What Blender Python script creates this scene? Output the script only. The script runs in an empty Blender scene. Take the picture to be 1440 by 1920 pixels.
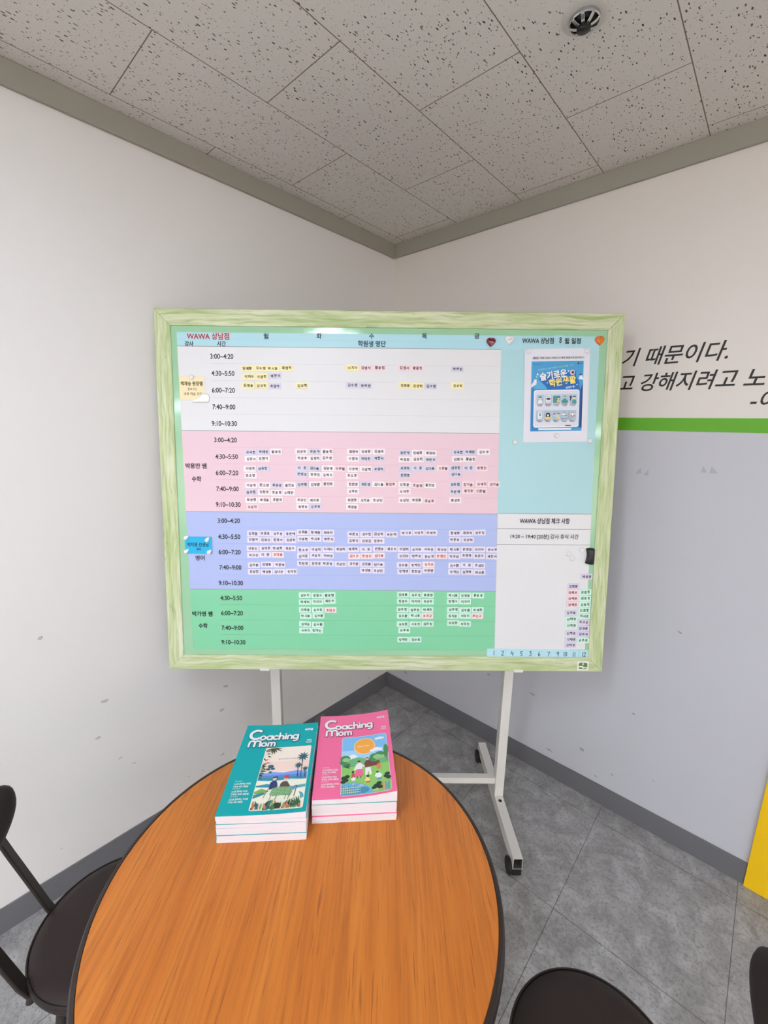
import bpy, bmesh, math, random
from mathutils import Matrix, Vector

# ------------------------------------------------------------------ camera
scn = bpy.context.scene
COL = scn.collection
CAM = Vector((1.5595, -1.7736, 1.5751))
YAW, PITCH, ROLL = 0.735, -0.2055, 0.0167
fw = Vector((-math.sin(YAW)*math.cos(PITCH), math.cos(YAW)*math.cos(PITCH), math.sin(PITCH)))
rt0 = Vector((math.cos(YAW), math.sin(YAW), 0.0))
up0 = rt0.cross(fw)
cr, sr = math.cos(ROLL), math.sin(ROLL)
rt = cr*rt0 + sr*up0
up = -sr*rt0 + cr*up0
cd = bpy.data.cameras.new('camera')
cd.sensor_fit = 'VERTICAL'
cd.sensor_height = 24.0
cd.lens = 803.63/1920*24.0
cd.clip_start = 0.02
cam = bpy.data.objects.new('camera', cd)
m = Matrix((rt, up, -fw)).transposed().to_4x4()
m.translation = CAM
cam.matrix_world = m
COL.objects.link(cam)
scn.camera = cam

# ------------------------------------------------------------------ light
LAMP_STRENGTH = 21.0
ADDED_GLOW_STRENGTH = 2.2
LAMP_COLOR = (0.925, 1.0, 1.15)
EXPOSURE = 0.0
w = bpy.data.worlds.new('world')
scn.world = w
w.use_nodes = True
w.node_tree.nodes['Background'].inputs[0].default_value = (0.8, 0.85, 0.9, 1)
w.node_tree.nodes['Background'].inputs[1].default_value = 0.3
scn.view_settings.view_transform = 'Standard'
scn.view_settings.look = 'None'
scn.view_settings.exposure = EXPOSURE
scn.view_settings.gamma = 1.0
scn.view_settings.use_curve_mapping = False
scn.cycles.max_bounces = 5
scn.cycles.use_light_tree = False
scn.cycles.diffuse_bounces = 4
scn.cycles.glossy_bounces = 2
scn.cycles.transmission_bounces = 1
scn.cycles.adaptive_threshold = 0.025

# ------------------------------------------------------------------ materials
def lin(c):
    out = []
    for v in c:
        v = v/255.0
        out.append(v/12.92 if v <= 0.04045 else ((v+0.055)/1.055)**2.4)
    return (out[0], out[1], out[2], 1.0)

MATS = {}
def flat(name, rgb, rough=0.5, metal=0.0, spec=0.5, bump=0.0, bscale=400.0, coat=0.0):
    if name in MATS: return MATS[name]
    mt = bpy.data.materials.new(name)
    mt.use_nodes = True
    nt = mt.node_tree
    b = nt.nodes['Principled BSDF']
    b.inputs['Base Color'].default_value = lin(rgb)
    b.inputs['Roughness'].default_value = rough
    b.inputs['Metallic'].default_value = metal
    b.inputs['Specular IOR Level'].default_value = spec
    if coat: b.inputs['Coat Weight'].default_value = coat
    if bump:
        tc = nt.nodes.new('ShaderNodeTexCoord'); nz = nt.nodes.new('ShaderNodeTexNoise')
        nz.inputs['Scale'].default_value = bscale
        bp = nt.nodes.new('ShaderNodeBump'); bp.inputs['Strength'].default_value = bump
        bp.inputs['Distance'].default_value = 0.001
        nt.links.new(tc.outputs['Object'], nz.inputs['Vector'])
        nt.links.new(nz.outputs['Fac'], bp.inputs['Height'])
        nt.links.new(bp.outputs['Normal'], b.inputs['Normal'])
    MATS[name] = mt
    return mt

class NT:
    """short-hand for building node graphs"""
    def __init__(s, name, rough=0.5, spec=0.5):
        s.mat = bpy.data.materials.new(name); s.mat.use_nodes = True
        s.nt = s.mat.node_tree; s.b = s.nt.nodes['Principled BSDF']
        s.b.inputs['Roughness'].default_value = rough
        s.b.inputs['Specular IOR Level'].default_value = spec
        s.geo = s.nt.nodes.new('ShaderNodeNewGeometry')
        s.tc = s.nt.nodes.new('ShaderNodeTexCoord')
    def put(s, sock, v):
        if isinstance(v, bpy.types.NodeSocket): s.nt.links.new(v, sock)
        else: sock.default_value = v
    def math(s, op, a, b=None, c=None):
        n = s.nt.nodes.new('ShaderNodeMath'); n.operation = op
        s.put(n.inputs[0], a)
        if b is not None: s.put(n.inputs[1], b)
        if c is not None: s.put(n.inputs[2], c)
        return n.outputs[0]
    def sep(s, v):
        n = s.nt.nodes.new('ShaderNodeSeparateXYZ'); s.nt.links.new(v, n.inputs[0]); return n.outputs
    def comb(s, x, y, z):
        n = s.nt.nodes.new('ShaderNodeCombineXYZ')
        for i, q in enumerate((x, y, z)): s.put(n.inputs[i], q)
        return n.outputs[0]
    def mapping(s, v, scale=(1,1,1), rot=(0,0,0), loc=(0,0,0)):
        n = s.nt.nodes.new('ShaderNodeMapping'); s.nt.links.new(v, n.inputs[0])
        n.inputs['Scale'].default_value = scale; n.inputs['Rotation'].default_value = rot; n.inputs['Location'].default_value = loc
        return n.outputs[0]
    def noise(s, v, scale=5, detail=2, rough=0.5, dist=0.0):
        n = s.nt.nodes.new('ShaderNodeTexNoise'); s.nt.links.new(v, n.inputs['Vector'])
        n.inputs['Scale'].default_value = scale; n.inputs['Detail'].default_value = detail
        n.inputs['Roughness'].default_value = rough; n.inputs['Distortion'].default_value = dist
        return n.outputs['Fac'], n.outputs['Color']
    def voro(s, v, scale=1.0, rnd=1.0):
        n = s.nt.nodes.new('ShaderNodeTexVoronoi'); s.nt.links.new(v, n.inputs['Vector'])
        n.inputs['Scale'].default_value = scale; n.inputs['Randomness'].default_value = rnd
        return n.outputs['Distance'], n.outputs['Color']
    def ramp(s, f, stops, interp='LINEAR'):
        n = s.nt.nodes.new('ShaderNodeValToRGB'); s.nt.links.new(f, n.inputs[0])
        n.color_ramp.interpolation = interp
        e = n.color_ramp.elements
        while len(e) < len(stops): e.new(0.5)
        for el, (p, c) in zip(e, stops):
            el.position = p
            el.color = lin(c) if not isinstance(c, (int, float)) else (c, c, c, 1)
        return n.outputs[0]
    def mix(s, f, a, b, mode='MIX'):
        n = s.nt.nodes.new('ShaderNodeMix'); n.data_type = 'RGBA'; n.blend_type = mode
        s.put(n.inputs[0], f)
        s.put(n.inputs[6], lin(a) if isinstance(a, tuple) and len(a) == 3 else a)
        s.put(n.inputs[7], lin(b) if isinstance(b, tuple) and len(b) == 3 else b)
        return n.outputs[2]
    def add(s, a, b, k=1.0):
        n = s.nt.nodes.new('ShaderNodeVectorMath'); n.operation = 'MULTIPLY_ADD'
        s.nt.links.new(b, n.inputs[0]); n.inputs[1].default_value = (k, k, k); s.nt.links.new(a, n.inputs[2])
        return n.outputs[0]
    def color(s, c): s.put(s.b.inputs['Base Color'], c)
    def rough(s, r): s.put(s.b.inputs['Roughness'], r)
    def bump(s, h, strength=0.3, dist=0.002):
        n = s.nt.nodes.new('ShaderNodeBump'); n.inputs['Strength'].default_value = strength
        n.inputs['Distance'].default_value = dist
        s.nt.links.new(h, n.inputs['Height']); s.nt.links.new(n.outputs[0], s.b.inputs['Normal'])

def edge_dist(n, f, size):
    """distance (m) to the nearest whole number of f, f in cells of size"""
    fr = n.math('SUBTRACT', f, n.math('FLOOR', f))
    return n.math('MULTIPLY', n.math('MINIMUM', fr, n.math('SUBTRACT', 1.0, fr)), size)

def mat_ceiling():
    n = NT('ceiling_tile', 0.9, 0.2)
    p = n.geo.outputs['Position']; x, y, z = n.sep(p)
    v = n.math('DIVIDE', n.math('SUBTRACT', x, 0.0688), 0.3)
    row = n.math('FLOOR', v)
    par = n.math('FLOORED_MODULO', row, 2.0)
    u = n.math('DIVIDE', n.math('SUBTRACT', n.math('MULTIPLY', y, -1.0), 0.368), 0.3)
    uu = n.math('DIVIDE', n.math('SUBTRACT', u, n.math('SUBTRACT', 1.0, par)), 2.0)
    d = n.math('MINIMUM', edge_dist(n, v, 0.3), edge_dist(n, uu, 0.6))
    groove = n.math('LESS_THAN', d, 0.0013)
    # pits and fissures, longer along the length of the tile
    _, wc = n.noise(p, 60, 2)
    pd = n.add(p, wc, 0.006)
    masks = []
    for sc, off, hi, lo in (((140, 54, 1), (0, 0, 0), 0.28, 0.24), ((165, 95, 1), (3.3, 7.7, 0), 0.27, 0.36), ((280, 190, 1), (1.7, 4.1, 0), 0.24, 0.5)):
        d1, c1 = n.voro(n.mapping(pd, sc, (0, 0, 0.25), off))
        cx, cy, cz = n.sep(c1)
        rad = n.math('MULTIPLY', n.math('MAXIMUM', n.math('SUBTRACT', cx, lo), 0.0), hi/(1-lo))
        masks.append(n.math('LESS_THAN', d1, rad))
    pit = n.math('MAXIMUM', n.math('MAXIMUM', masks[0], masks[1]), masks[2])
    tone, _ = n.noise(p, 1.7, 0)
    base = n.mix(tone, (240, 236, 228), (234, 229, 221))
    fine, _ = n.noise(p, 420, 1)
    base = n.mix(n.math('MULTIPLY', fine, 0.35), base, (196, 190, 181))
    shade, _ = n.noise(p, 90, 1)
    pitc = n.mix(n.ramp(shade, [(.35, 0.0), (.65, 1.0)]), (62, 56, 48), (140, 132, 122))
    c = n.mix(pit, base, pitc)
    c = n.mix(groove, c, (132, 119, 104))
    n.color(c)
    n.bump(n.math('SUBTRACT', 1.0, n.math('MAXIMUM', pit, groove)), 0.35, 0.002)
    return n.mat

def scuffs(n, p, zmax, amount):
    """short grey scuff marks on the lower wall: dirt with a shape of its own"""
    _, wc = n.noise(p, 25, 2)
    pd = n.add(p, wc, 0.03)
    d1, c1 = n.voro(n.mapping(pd, (11, 11, 20), (0.5, 0.5, 0)))
    cx, cy, cz = n.sep(c1)
    rad = n.math('MULTIPLY', n.math('MAXIMUM', n.math('SUBTRACT', cx, 0.52), 0.0), 0.34)
    mk = n.math('LESS_THAN', d1, rad)
    soft, _ = n.noise(p, 70, 3)
    z = n.sep(p)[2]
    low = n.math('LESS_THAN', z, n.math('MULTIPLY_ADD', cy, 0.9, zmax-0.7))
    return n.math('MULTIPLY', n.math('MULTIPLY', mk, low), n.math('MULTIPLY', soft, amount))

def mat_wall_left():
    n = NT('wall_paint_white', 0.55, 0.3)
    p = n.geo.outputs['Position']
    t, _ = n.noise(p, 0.8, 0)
    c = n.mix(t, (238, 235, 232), (233, 231, 229))
    c = n.mix(scuffs(n, p, 1.0, 0.9), c, (120, 118, 116))
    n.color(c)
    return n.mat

def mat_wall_right():
    n = NT('wall_paint_two_tone', 0.5, 0.3)
    p = n.geo.outputs['Position']; z = n.sep(p)[2]
    t, _ = n.noise(p, 0.8, 0)
    hi = n.mix(t, (238, 232, 226), (232, 227, 222))
    lo = n.mix(t, (206, 207, 214), (200, 201, 209))
    c = n.mix(n.math('LESS_THAN', z, 1.58), hi, lo)
    c = n.mix(scuffs(n, p, 1.2, 0.95), c, (108, 107, 108))
    n.color(c)
    return n.mat

def mat_floor():
    n = NT('floor_tile', 0.4, 0.45)
    p = n.geo.outputs['Position']; x, y, z = n.sep(p)
    fx = n.math('DIVIDE', n.math('SUBTRACT', x, 1.236), 0.45)
    fy = n.math('DIVIDE', n.math('SUBTRACT', y, -0.092), 0.45)
    seam = n.math('LESS_THAN', n.math('MINIMUM', edge_dist(n, fx, 0.45), edge_dist(n, fy, 0.45)), 0.0012)
    # every tile turned a little differently in tone
    wn = n.nt.nodes.new('ShaderNodeTexWhiteNoise'); wn.noise_dimensions = '2D'
    n.nt.links.new(n.comb(n.math('FLOOR', fx), n.math('FLOOR', fy), 0.0), wn.inputs['Vector'])
    big, _ = n.noise(p, 14, 4, 0.62, 0.6)
    c = n.ramp(big, [(0.30, (140, 139, 138)), (0.5, (166, 165, 164)), (0.68, (192, 192, 193))])
    fn, _ = n.noise(p, 95, 4, 0.7)
    c = n.mix(n.ramp(fn, [(.34, .6), (.5, 0.0)]), c, (118, 117, 115))
    c = n.mix(n.ramp(fn, [(.54, 0.0), (.70, .4)]), c, (190, 190, 190))
    c = n.mix(n.math('MULTIPLY', wn.outputs['Value'], 0.22), c, (146, 144, 140))
    _, wc = n.noise(p, 40, 2)
    pd = n.add(p, wc, 0.012)
    d1, c1 = n.voro(n.mapping(pd, (120, 190, 1), (0, 0, 0.6)))
    cx, cy, cz = n.sep(c1)
    sp = n.math('LESS_THAN', d1, n.math('MULTIPLY', n.math('MAXIMUM', n.math('SUBTRACT', cx, 0.42), 0.0), 0.62))
    c = n.mix(n.math('MULTIPLY', sp, n.math('MULTIPLY_ADD', cy, 0.5, 0.25)), c, (92, 91, 90))
    lt = n.math('LESS_THAN', d1, n.math('MULTIPLY', n.math('MAXIMUM', n.math('SUBTRACT', cz, 0.85), 0.0), 0.7))
    c = n.mix(n.math('MULTIPLY', lt, 0.35), c, (200, 200, 202))
    c = n.mix(n.math('MULTIPLY', seam, 0.68), c, (70, 68, 66))
    n.color(c)
    n.bump(n.math('SUBTRACT', 1.0, seam), 0.3, 0.001)
    return n.mat

def mat_wood():
    n = NT('cherry_laminate', 0.33, 0.45)
    p = n.tc.outputs['Object']            # X runs along the grain
    _, wc = n.noise(p, 3.0, 2)
    pd = n.add(p, wc, 0.012)
    g1, _ = n.noise(n.mapping(pd, (1.6, 34, 1)), 1.0, 4, 0.6)
    g2, _ = n.noise(n.mapping(pd, (5.0, 150, 1)), 1.0, 3, 0.6)
    g3, _ = n.noise(n.mapping(p, (14, 320, 1)), 1.0, 2, 0.5)
    c = n.ramp(g1, [(0.26, (191, 107, 38)), (0.5, (205, 121, 46)), (0.74, (214, 132, 54))])
    c = n.mix(n.ramp(g2, [(0.36, 0.42), (0.55, 0.0)]), c, (158, 84, 35))
    c = n.mix(n.ramp(g3, [(0.29, 0.55), (0.38, 0.0)]), c, (128, 68, 30))
    n.color(c)
    return n.mat

def mat_frame(vertical):
    n = NT('green_distressed_wood_' + ('upright' if vertical else 'level'), 0.45, 0.4)
    p = n.tc.outputs['Object']
    sc = (34, 3.2, 3.2) if vertical else (3.2, 34, 3.2)
    sc2 = (120, 7, 7) if vertical else (7, 120, 7)
    sc3 = (60, 9, 9) if vertical else (9, 60, 9)
    _, wc = n.noise(p, 9, 2)
    pd = n.add(p, wc, 0.02)
    a, _ = n.noise(n.mapping(pd, sc), 1.0, 4, 0.6)
    b, _ = n.noise(n.mapping(pd, sc2), 1.0, 3, 0.6)
    d, _ = n.noise(n.mapping(pd, sc3, loc=(5, 3, 1)), 1.0, 4, 0.7)
    c = n.ramp(a, [(0.28, (170, 190, 128)), (0.44, (196, 209, 158)), (0.6, (214, 220, 184)), (0.75, (228, 230, 208))])
    c = n.mix(n.ramp(b, [(0.34, 0.6), (0.5, 0.0)]), c, (150, 172, 104))
    c = n.mix(n.ramp(b, [(0.56, 0.0), (0.72, 0.7)]), c, (233, 234, 216))
    c = n.mix(n.ramp(d, [(0.27, 0.75), (0.36, 0.0)]), c, (112, 128, 74))
    n.color(c)
    n.bump(b, 0.15, 0.001)
    return n.mat

def mat_leather():
    n = NT('dark_brown_leatherette', 0.5, 0.35)
    p = n.tc.outputs['Object']
    t, _ = n.noise(p, 30, 3)
    n.color(n.mix(t, (46, 34, 31), (39, 29, 27)))
    f, _ = n.voro(p, 420)
    n.bump(f, 0.12, 0.001)
    return n.mat

# ------------------------------------------------------------------ mesh helpers
def link(name, me, parent=None, mw=None):
    o = bpy.data.objects.new(name, me)
    COL.objects.link(o)
    if parent is not None: o.parent = parent
    if mw is not None:
        if parent is not None: o.matrix_local = mw
        else: o.matrix_world = mw
    return o

def thing(name, label, cat, mw=None, group=None):
    o = link(name, None, None, mw)
    o.empty_display_size = 0.1
    return tag(o, label, cat, group)

def tag(o, label=None, cat=None, group=None, kind=None):
    if label: o['label'] = label
    if cat: o['category'] = cat
    if group: o['group'] = group
    if kind: o['kind'] = kind
    return o

class MB:
    """collects shapes with materials and makes one mesh"""
    def __init__(s):
        s.v = []; s.f = []; s.mi = []; s.mats = []; s.sm = []
    def slot(s, mt):
        if mt not in s.mats: s.mats.append(mt)
        return s.mats.index(mt)
    def raw(s, verts, faces, mt, smooth=False, xf=None):
        k = len(s.v); i = s.slot(mt)
        for q in verts:
            q = Vector(q)
            s.v.append(xf @ q if xf is not None else q)
        for fc in faces:
            s.f.append([k+j for j in fc]); s.mi.append(i); s.sm.append(smooth)
        return s
    def box(s, x0, x1, y0, y1, z0, z1, mt, bev=0.0, xf=None, seg=2):
        bm = bmesh.new()
        bmesh.ops.create_cube(bm, size=1.0)
        for q in bm.verts:
            q.co = Vector((x0+(q.co.x+.5)*(x1-x0), y0+(q.co.y+.5)*(y1-y0), z0+(q.co.z+.5)*(z1-z0)))
        if bev:
            bmesh.ops.bevel(bm, geom=bm.edges[:], offset=bev, segments=seg, profile=0.5, affect='EDGES', clamp_overlap=True)
        s.bm(bm, mt, False, xf)
        return s
    def bm(s, bm, mt, smooth=False, xf=None):
        bm.verts.ensure_lookup_table(); bm.verts.index_update()
        s.raw([q.co.copy() for q in bm.verts], [[q.index for q in fc.verts] for fc in bm.faces], mt, smooth, xf)
        bm.free()
        return s
    def lathe(s, prof, mt, n=48, smooth=True, xf=None):
        """prof: (r, z) from the bottom axis to the top axis"""
        vs = []; fs = []; rings = []
        for r, z in prof:
            if r < 1e-6:
                rings.append([len(vs)]); vs.append((0, 0, z))
            else:
                rings.append(list(range(len(vs), len(vs)+n)))
                vs += [(r*math.cos(2*math.pi*i/n), r*math.sin(2*math.pi*i/n), z) for i in range(n)]
        for a, b in zip(rings, rings[1:]):
            for i in range(n):
                j = (i+1) % n
                if len(a) == 1 and len(b) == 1: continue
                if len(a) == 1: fs.append([a[0], b[j], b[i]])
                elif len(b) == 1: fs.append([a[i], a[j], b[0]])
                else: fs.append([a[i], a[j], b[j], b[i]])
        return s.raw(vs, fs, mt, smooth, xf)
    def cyl(s, p0, p1, r, mt, n=20, smooth=True, r1=None):
        p0 = Vector(p0); p1 = Vector(p1); d = p1-p0
        q = d.to_track_quat('Z', 'Y').to_matrix().to_4x4(); q.translation = p0
        L = d.length; r1 = r if r1 is None else r1
        e = min(r, r1)*0.12
        return s.lathe([(0, 0), (r-e, 0), (r, e), (r1, L-e), (r1-e, L), (0, L)], mt, n, smooth, q)
    def sweep(s, path, half_w, half_t, side, mt, round_=False, nr=12):
        """a flat bar (or round tube) along a path; side = the direction of its width"""
        path = [Vector(q) for q in path]; side = Vector(side).normalized()
        vs = []; fs = []
        prof = []
        if round_:
            prof = [(math.cos(2*math.pi*i/nr)*half_w, math.sin(2*math.pi*i/nr)*half_t) for i in range(nr)]
        else:
            e = min(half_w, half_t)*0.5
            prof = [(half_w, -half_t+e), (half_w, half_t-e), (half_w-e, half_t), (-half_w+e, half_t),
                    (-half_w, half_t-e), (-half_w, -half_t+e), (-half_w+e, -half_t), (half_w-e, -half_t)]
        k = len(prof)
        for i, q in enumerate(path):
            t = (path[min(i+1, len(path)-1)]-path[max(i-1, 0)]).normalized()
            nn = t.cross(side).normalized()
            sd = nn.cross(t).normalized()
            for a, b in prof: vs.append(q + sd*a + nn*b)
        for i in range(len(path)-1):
            for j in range(k):
                jj = (j+1) % k
                fs.append([i*k+j, i*k+jj, (i+1)*k+jj, (i+1)*k+j])
        fs.append(list(range(k-1, -1, -1))); fs.append([(len(path)-1)*k+j for j in range(k)])
        return s.raw(vs, fs, mt, round_)
    def build(s, name, parent=None, mw=None, recalc=True):
        me = bpy.data.meshes.new(name)
        me.from_pydata([tuple(q) for q in s.v], [], s.f)
        for mt in s.mats: me.materials.append(mt)
        for p_, i, sm in zip(me.polygons, s.mi, s.sm):
            p_.material_index = i; p_.use_smooth = sm
        if recalc:
            b = bmesh.new(); b.from_mesh(me); bmesh.ops.recalc_face_normals(b, faces=b.faces[:]); b.to_mesh(me); b.free()
        me.update()
        if any(s.sm): me.set_sharp_from_angle(angle=math.radians(38))
        return link(name, me, parent, mw)

# text as polygons (the built-in font, one em high)
TXT = {}
def text_geo(body, bold=0.0, shear=0.0):
    key = (body, bold, shear)
    if key in TXT: return TXT[key]
    c = bpy.data.curves.new('lettering', 'FONT')
    c.body = body; c.size = 1.0; c.resolution_u = 3; c.offset = bold; c.shear = shear
    o = bpy.data.objects.new('lettering', c)
    COL.objects.link(o)
    dg = bpy.context.evaluated_depsgraph_get()
    me = bpy.data.meshes.new_from_object(o.evaluated_get(dg))
    vs = [(q.co.x, q.co.y) for q in me.vertices]
    fs = [list(p_.vertices) for p_ in me.polygons]
    bpy.data.objects.remove(o); bpy.data.curves.remove(c); bpy.data.meshes.remove(me)
    TXT[key] = (vs, fs)
    return TXT[key]

class Art:
    """flat printed artwork in a plane: coordinates (a, b), stacked in very thin layers"""
    def __init__(s, mb, unit=0.001, z0=0.0, step=0.00004, xf=None):
        s.mb = mb; s.u = unit; s.z = z0; s.step = step; s.xf = xf if xf is not None else Matrix()
        s.t = Matrix()
    def up(s, k=1): s.z += s.step*k
    def put(s, pts, faces, mt):
        vs = []
        for a, b in pts:
            q = s.t @ Vector((a, b, 0))
            vs.append(s.xf @ Vector((q.x*s.u, q.y*s.u, s.z)))
        s.mb.raw(vs, faces, mt)
    def poly(s, pts, mt):
        s.put(pts, [list(range(len(pts)))], mt); s.up()
    def rect(s, a0, b0, a1, b1, mt): s.poly([(a0, b0), (a1, b0), (a1, b1), (a0, b1)], mt)
    def rrect(s, a0, b0, a1, b1, r, mt, n=5):
        pts = []
        for cx, cy, t0 in ((a1-r, b0+r, -90), (a1-r, b1-r, 0), (a0+r, b1-r, 90), (a0+r, b0+r, 180)):
            for i in range(n+1):
                t = math.radians(t0+90*i/n); pts.append((cx+r*math.cos(t), cy+r*math.sin(t)))
        s.poly(pts, mt)
    def disc(s, a, b, r, mt, rb=None, n=22, rot=0.0):
        rb = r if rb is None else rb; cr_, sr_ = math.cos(rot), math.sin(rot)
        pts = []
        for i in range(n):
            t = 2*math.pi*i/n; x_, y_ = r*math.cos(t), rb*math.sin(t)
            pts.append((a+x_*cr_-y_*sr_, b+x_*sr_+y_*cr_))
        s.poly(pts, mt)
    def leaf(s, a, b, L, wd, ang, mt):
        d = (math.cos(ang), math.sin(ang)); pts = []
        for k in range(9):
            t = k/8; h = wd*math.sin(math.pi*t**0.8); pts.append((a+d[0]*L*t-d[1]*h, b+d[1]*L*t+d[0]*h))
        for k in range(7, 0, -1):
            t = k/8; h = wd*math.sin(math.pi*t**0.8); pts.append((a+d[0]*L*t+d[1]*h, b+d[1]*L*t-d[0]*h))
        s.poly(pts, mt)
    def stroke(s, pts, wd, mt, n=7):
        """round-ended pen stroke"""
        h = wd/2
        for (a0, b0), (a1, b1) in zip(pts, pts[1:]):
            d = math.hypot(a1-a0, b1-b0)
            if d < 1e-6: continue
            t = math.atan2(b1-b0, a1-a0); q = []
            for i in range(n+1):
                k = t+math.pi/2+math.pi*i/n; q.append((a0+h*math.cos(k), b0+h*math.sin(k)))
            for i in range(n+1):
                k = t-math.pi/2+math.pi*i/n; q.append((a1+h*math.cos(k), b1+h*math.sin(k)))
            s.put(q, [list(range(len(q)))], mt)
            s.z += s.step*0.04
        s.up()
    def arc(s, a, b, r, t0, t1, wd, mt, n=18, rb=None):
        rb = r if rb is None else rb
        s.stroke([(a+r*math.cos(math.radians(t0+(t1-t0)*i/n)), b+rb*math.sin(math.radians(t0+(t1-t0)*i/n))) for i in range(n+1)], wd, mt)
    def text(s, body, a, b, em, mt, width=None, align='C', bold=0.0, shear=0.0, rot=0.0, xs=None):
        vs, fs = text_geo(body, bold, shear)
        if not vs: return
        x0 = min(q[0] for q in vs); x1 = max(q[0] for q in vs); y0 = min(q[1] for q in vs); y1 = max(q[1] for q in vs)
        k = xs if xs is not None else (width/((x1-x0)*em) if width else 1.0)
        ox = {'C': (x0+x1)/2, 'L': x0, 'R': x1}[align]; oy = (y0+y1)/2
        c_, s_ = math.cos(rot), math.sin(rot); pts = []
        for x_, y_ in vs:
            px, py = (x_-ox)*em*k, (y_-oy)*em
            pts.append((a+px*c_-py*s_, b+px*s_+py*c_))
        s.put(pts, fs, mt); s.up()

def text_width(body, bold=0.0, shear=0.0):
    vs, fs = text_geo(body, bold, shear)
    return max(q[0] for q in vs)-min(q[0] for q in vs)

rnd = random.Random(7)
I4 = Matrix()
def T(x, y, z): return Matrix.Translation((x, y, z))
def RZ(a): return Matrix.Rotation(a, 4, 'Z')

# ------------------------------------------------------------------ the room
CEIL = 2.4393
X1, Y1 = 7.0, -7.0
def struct(o): o['kind'] = 'structure'; return o
struct(MB().box(-0.1, X1+.1, Y1-.1, 0.1, -0.08, 0, mat_floor()).build('floor'))
struct(MB().box(-0.1, X1+.1, Y1-.1, 0.1, CEIL, CEIL+.08, mat_ceiling()).build('ceiling'))
wl = mat_wall_left()
struct(MB().box(-0.1, 0, Y1, 0, 0, CEIL, wl).build('wall_left'))
struct(MB().box(0, X1, 0, 0.1, 0, CEIL, mat_wall_right()).build('wall_right'))
struct(MB().box(X1, X1+.1, Y1, 0, 0, CEIL, wl).build('wall_back'))
struct(MB().box(0, X1, Y1-.1, Y1, 0, CEIL, wl).build('wall_front'))
crown = flat('crown_grey', (164, 161, 150), 0.6, spec=0.3)
base = flat('baseboard_grey', (112, 112, 116), 0.5, spec=0.4)
struct(MB().box(0, .012, Y1, 0, CEIL-.062, CEIL, crown, .002).build('trim_1'))
struct(MB().box(.012, X1, -.012, 0, CEIL-.062, CEIL, crown, .002).build('trim_2'))
struct(MB().box(0, .005, Y1, 0, 0, .089, base, .0015).build('baseboard_left'))
struct(MB().box(.005, 1.699, -.005, 0, 0, .089, base, .0015).build('baseboard_right'))
struct(MB().box(0.0, 1.699, -.0012, 0, 1.5625, 1.607, flat('green_stripe', (98, 178, 26), 0.5)).build('trim_3'))
yel = flat('yellow_paint', (250, 202, 6), 0.45)
mb = MB()
mb.raw([(1.70, 0, 0), (1.70, -.010, 0), (1.755, -.012, 0), (1.80, -.001, 0), (1.70, 0, 2.1), (1.70, -.010, 2.1), (1.755, -.012, 2.1), (1.80, -.001, 2.1)],
       [[0, 1, 5, 4], [1, 2, 6, 5], [2, 3, 7, 6], [3, 0, 4, 7], [4, 5, 6, 7], [3, 2, 1, 0]], yel)
struct(mb.build('trim_4'))

# ceiling lamps: left column read from panel reflections, the others mostly added for fill
def ceiling_lamp(x, y, L, wd, label):
    t = thing('ceiling_light', label, 'ceiling light', T(x, y, CEIL), 'twin tube ceiling lights')
    fr = flat('lamp_white', (235, 235, 232), 0.4)
    MB().box(-wd/2, wd/2, -L/2, L/2, -.045, 0, fr, .006).build('lamp_housing', t)
    em = MATS.get('lamp_glow')
    if em is None:
        em = bpy.data.materials.new('lamp_glow'); em.use_nodes = True
        b = em.node_tree.nodes['Principled BSDF']
        b.inputs['Base Color'].default_value = (.9, .9, .9, 1)
        b.inputs['Emission Color'].default_value = (*LAMP_COLOR, 1)
        b.inputs['Emission Strength'].default_value = LAMP_STRENGTH
        MATS['lamp_glow'] = em
    for s_ in (-1, 1):
        MB().box(s_*.078-.053, s_*.078+.053, -L/2+.03, L/2-.03, -.058, -.0455, em, .004).build('diffuser', t)
LAMP_GRID = [(x_, y_) for x_ in (1.27, 3.5, 5.7) for y_ in (-2.40, -4.3, -6.1)]
COLN = {1.27: 'along the left wall', 3.5: 'added mid-room as fill', 5.7: 'by the back wall, partly added column'}
ROWN = {-2.40: 'nearest the right wall', -4.3: 'in the second row', -6.1: 'in the far row'}
for x_, y_ in LAMP_GRID:
    ceiling_lamp(x_, y_, 1.25, .32, 'twin tube ceiling light %s, %s' % (COLN[x_], ROWN[y_]))
# glowing panels framed as windows, added behind the camera to brighten the corner
def added_window_unit(name, xf, wd, ht):
    fr = flat('added_frame_white', (228, 228, 226), .4)
    t = link(name, None, None, xf); t['kind'] = 'structure'
    mb = MB(); b_ = .05
    mb.box(-wd/2, wd/2, .002, .05, -ht/2, -ht/2+b_, fr).box(-wd/2, wd/2, .002, .05, ht/2-b_, ht/2, fr)
    for x_ in (-wd/2, -wd/4-b_/2+.0125, -b_/2, wd/4-b_/2-.0125, wd/2-b_): mb.box(x_, x_+b_, .002, .05, -ht/2+b_, ht/2-b_, fr)
    mb.build('added_window_frame', t)
    g_ = MATS.get('added_fill_glow')
    if g_ is None:
        g_ = bpy.data.materials.new('added_fill_glow'); g_.use_nodes = True
        b = g_.node_tree.nodes['Principled BSDF']; b.inputs['Base Color'].default_value = (.85, .85, .85, 1)
        b.inputs['Emission Color'].default_value = (1.0, .84, .63, 1); b.inputs['Emission Strength'].default_value = ADDED_GLOW_STRENGTH
        MATS['added_fill_glow'] = g_
    MB().box(-wd/2+.01, wd/2-.01, .004, .012, -ht/2+.01, ht/2-.01, g_).build('pane', t)
added_window_unit('added_window_1', T(3.5, Y1, 1.62), 5.6, 1.3)
added_window_unit('added_window_2', T(X1, -3.5, 1.62) @ RZ(math.pi/2), 5.6, 1.3)

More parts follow.
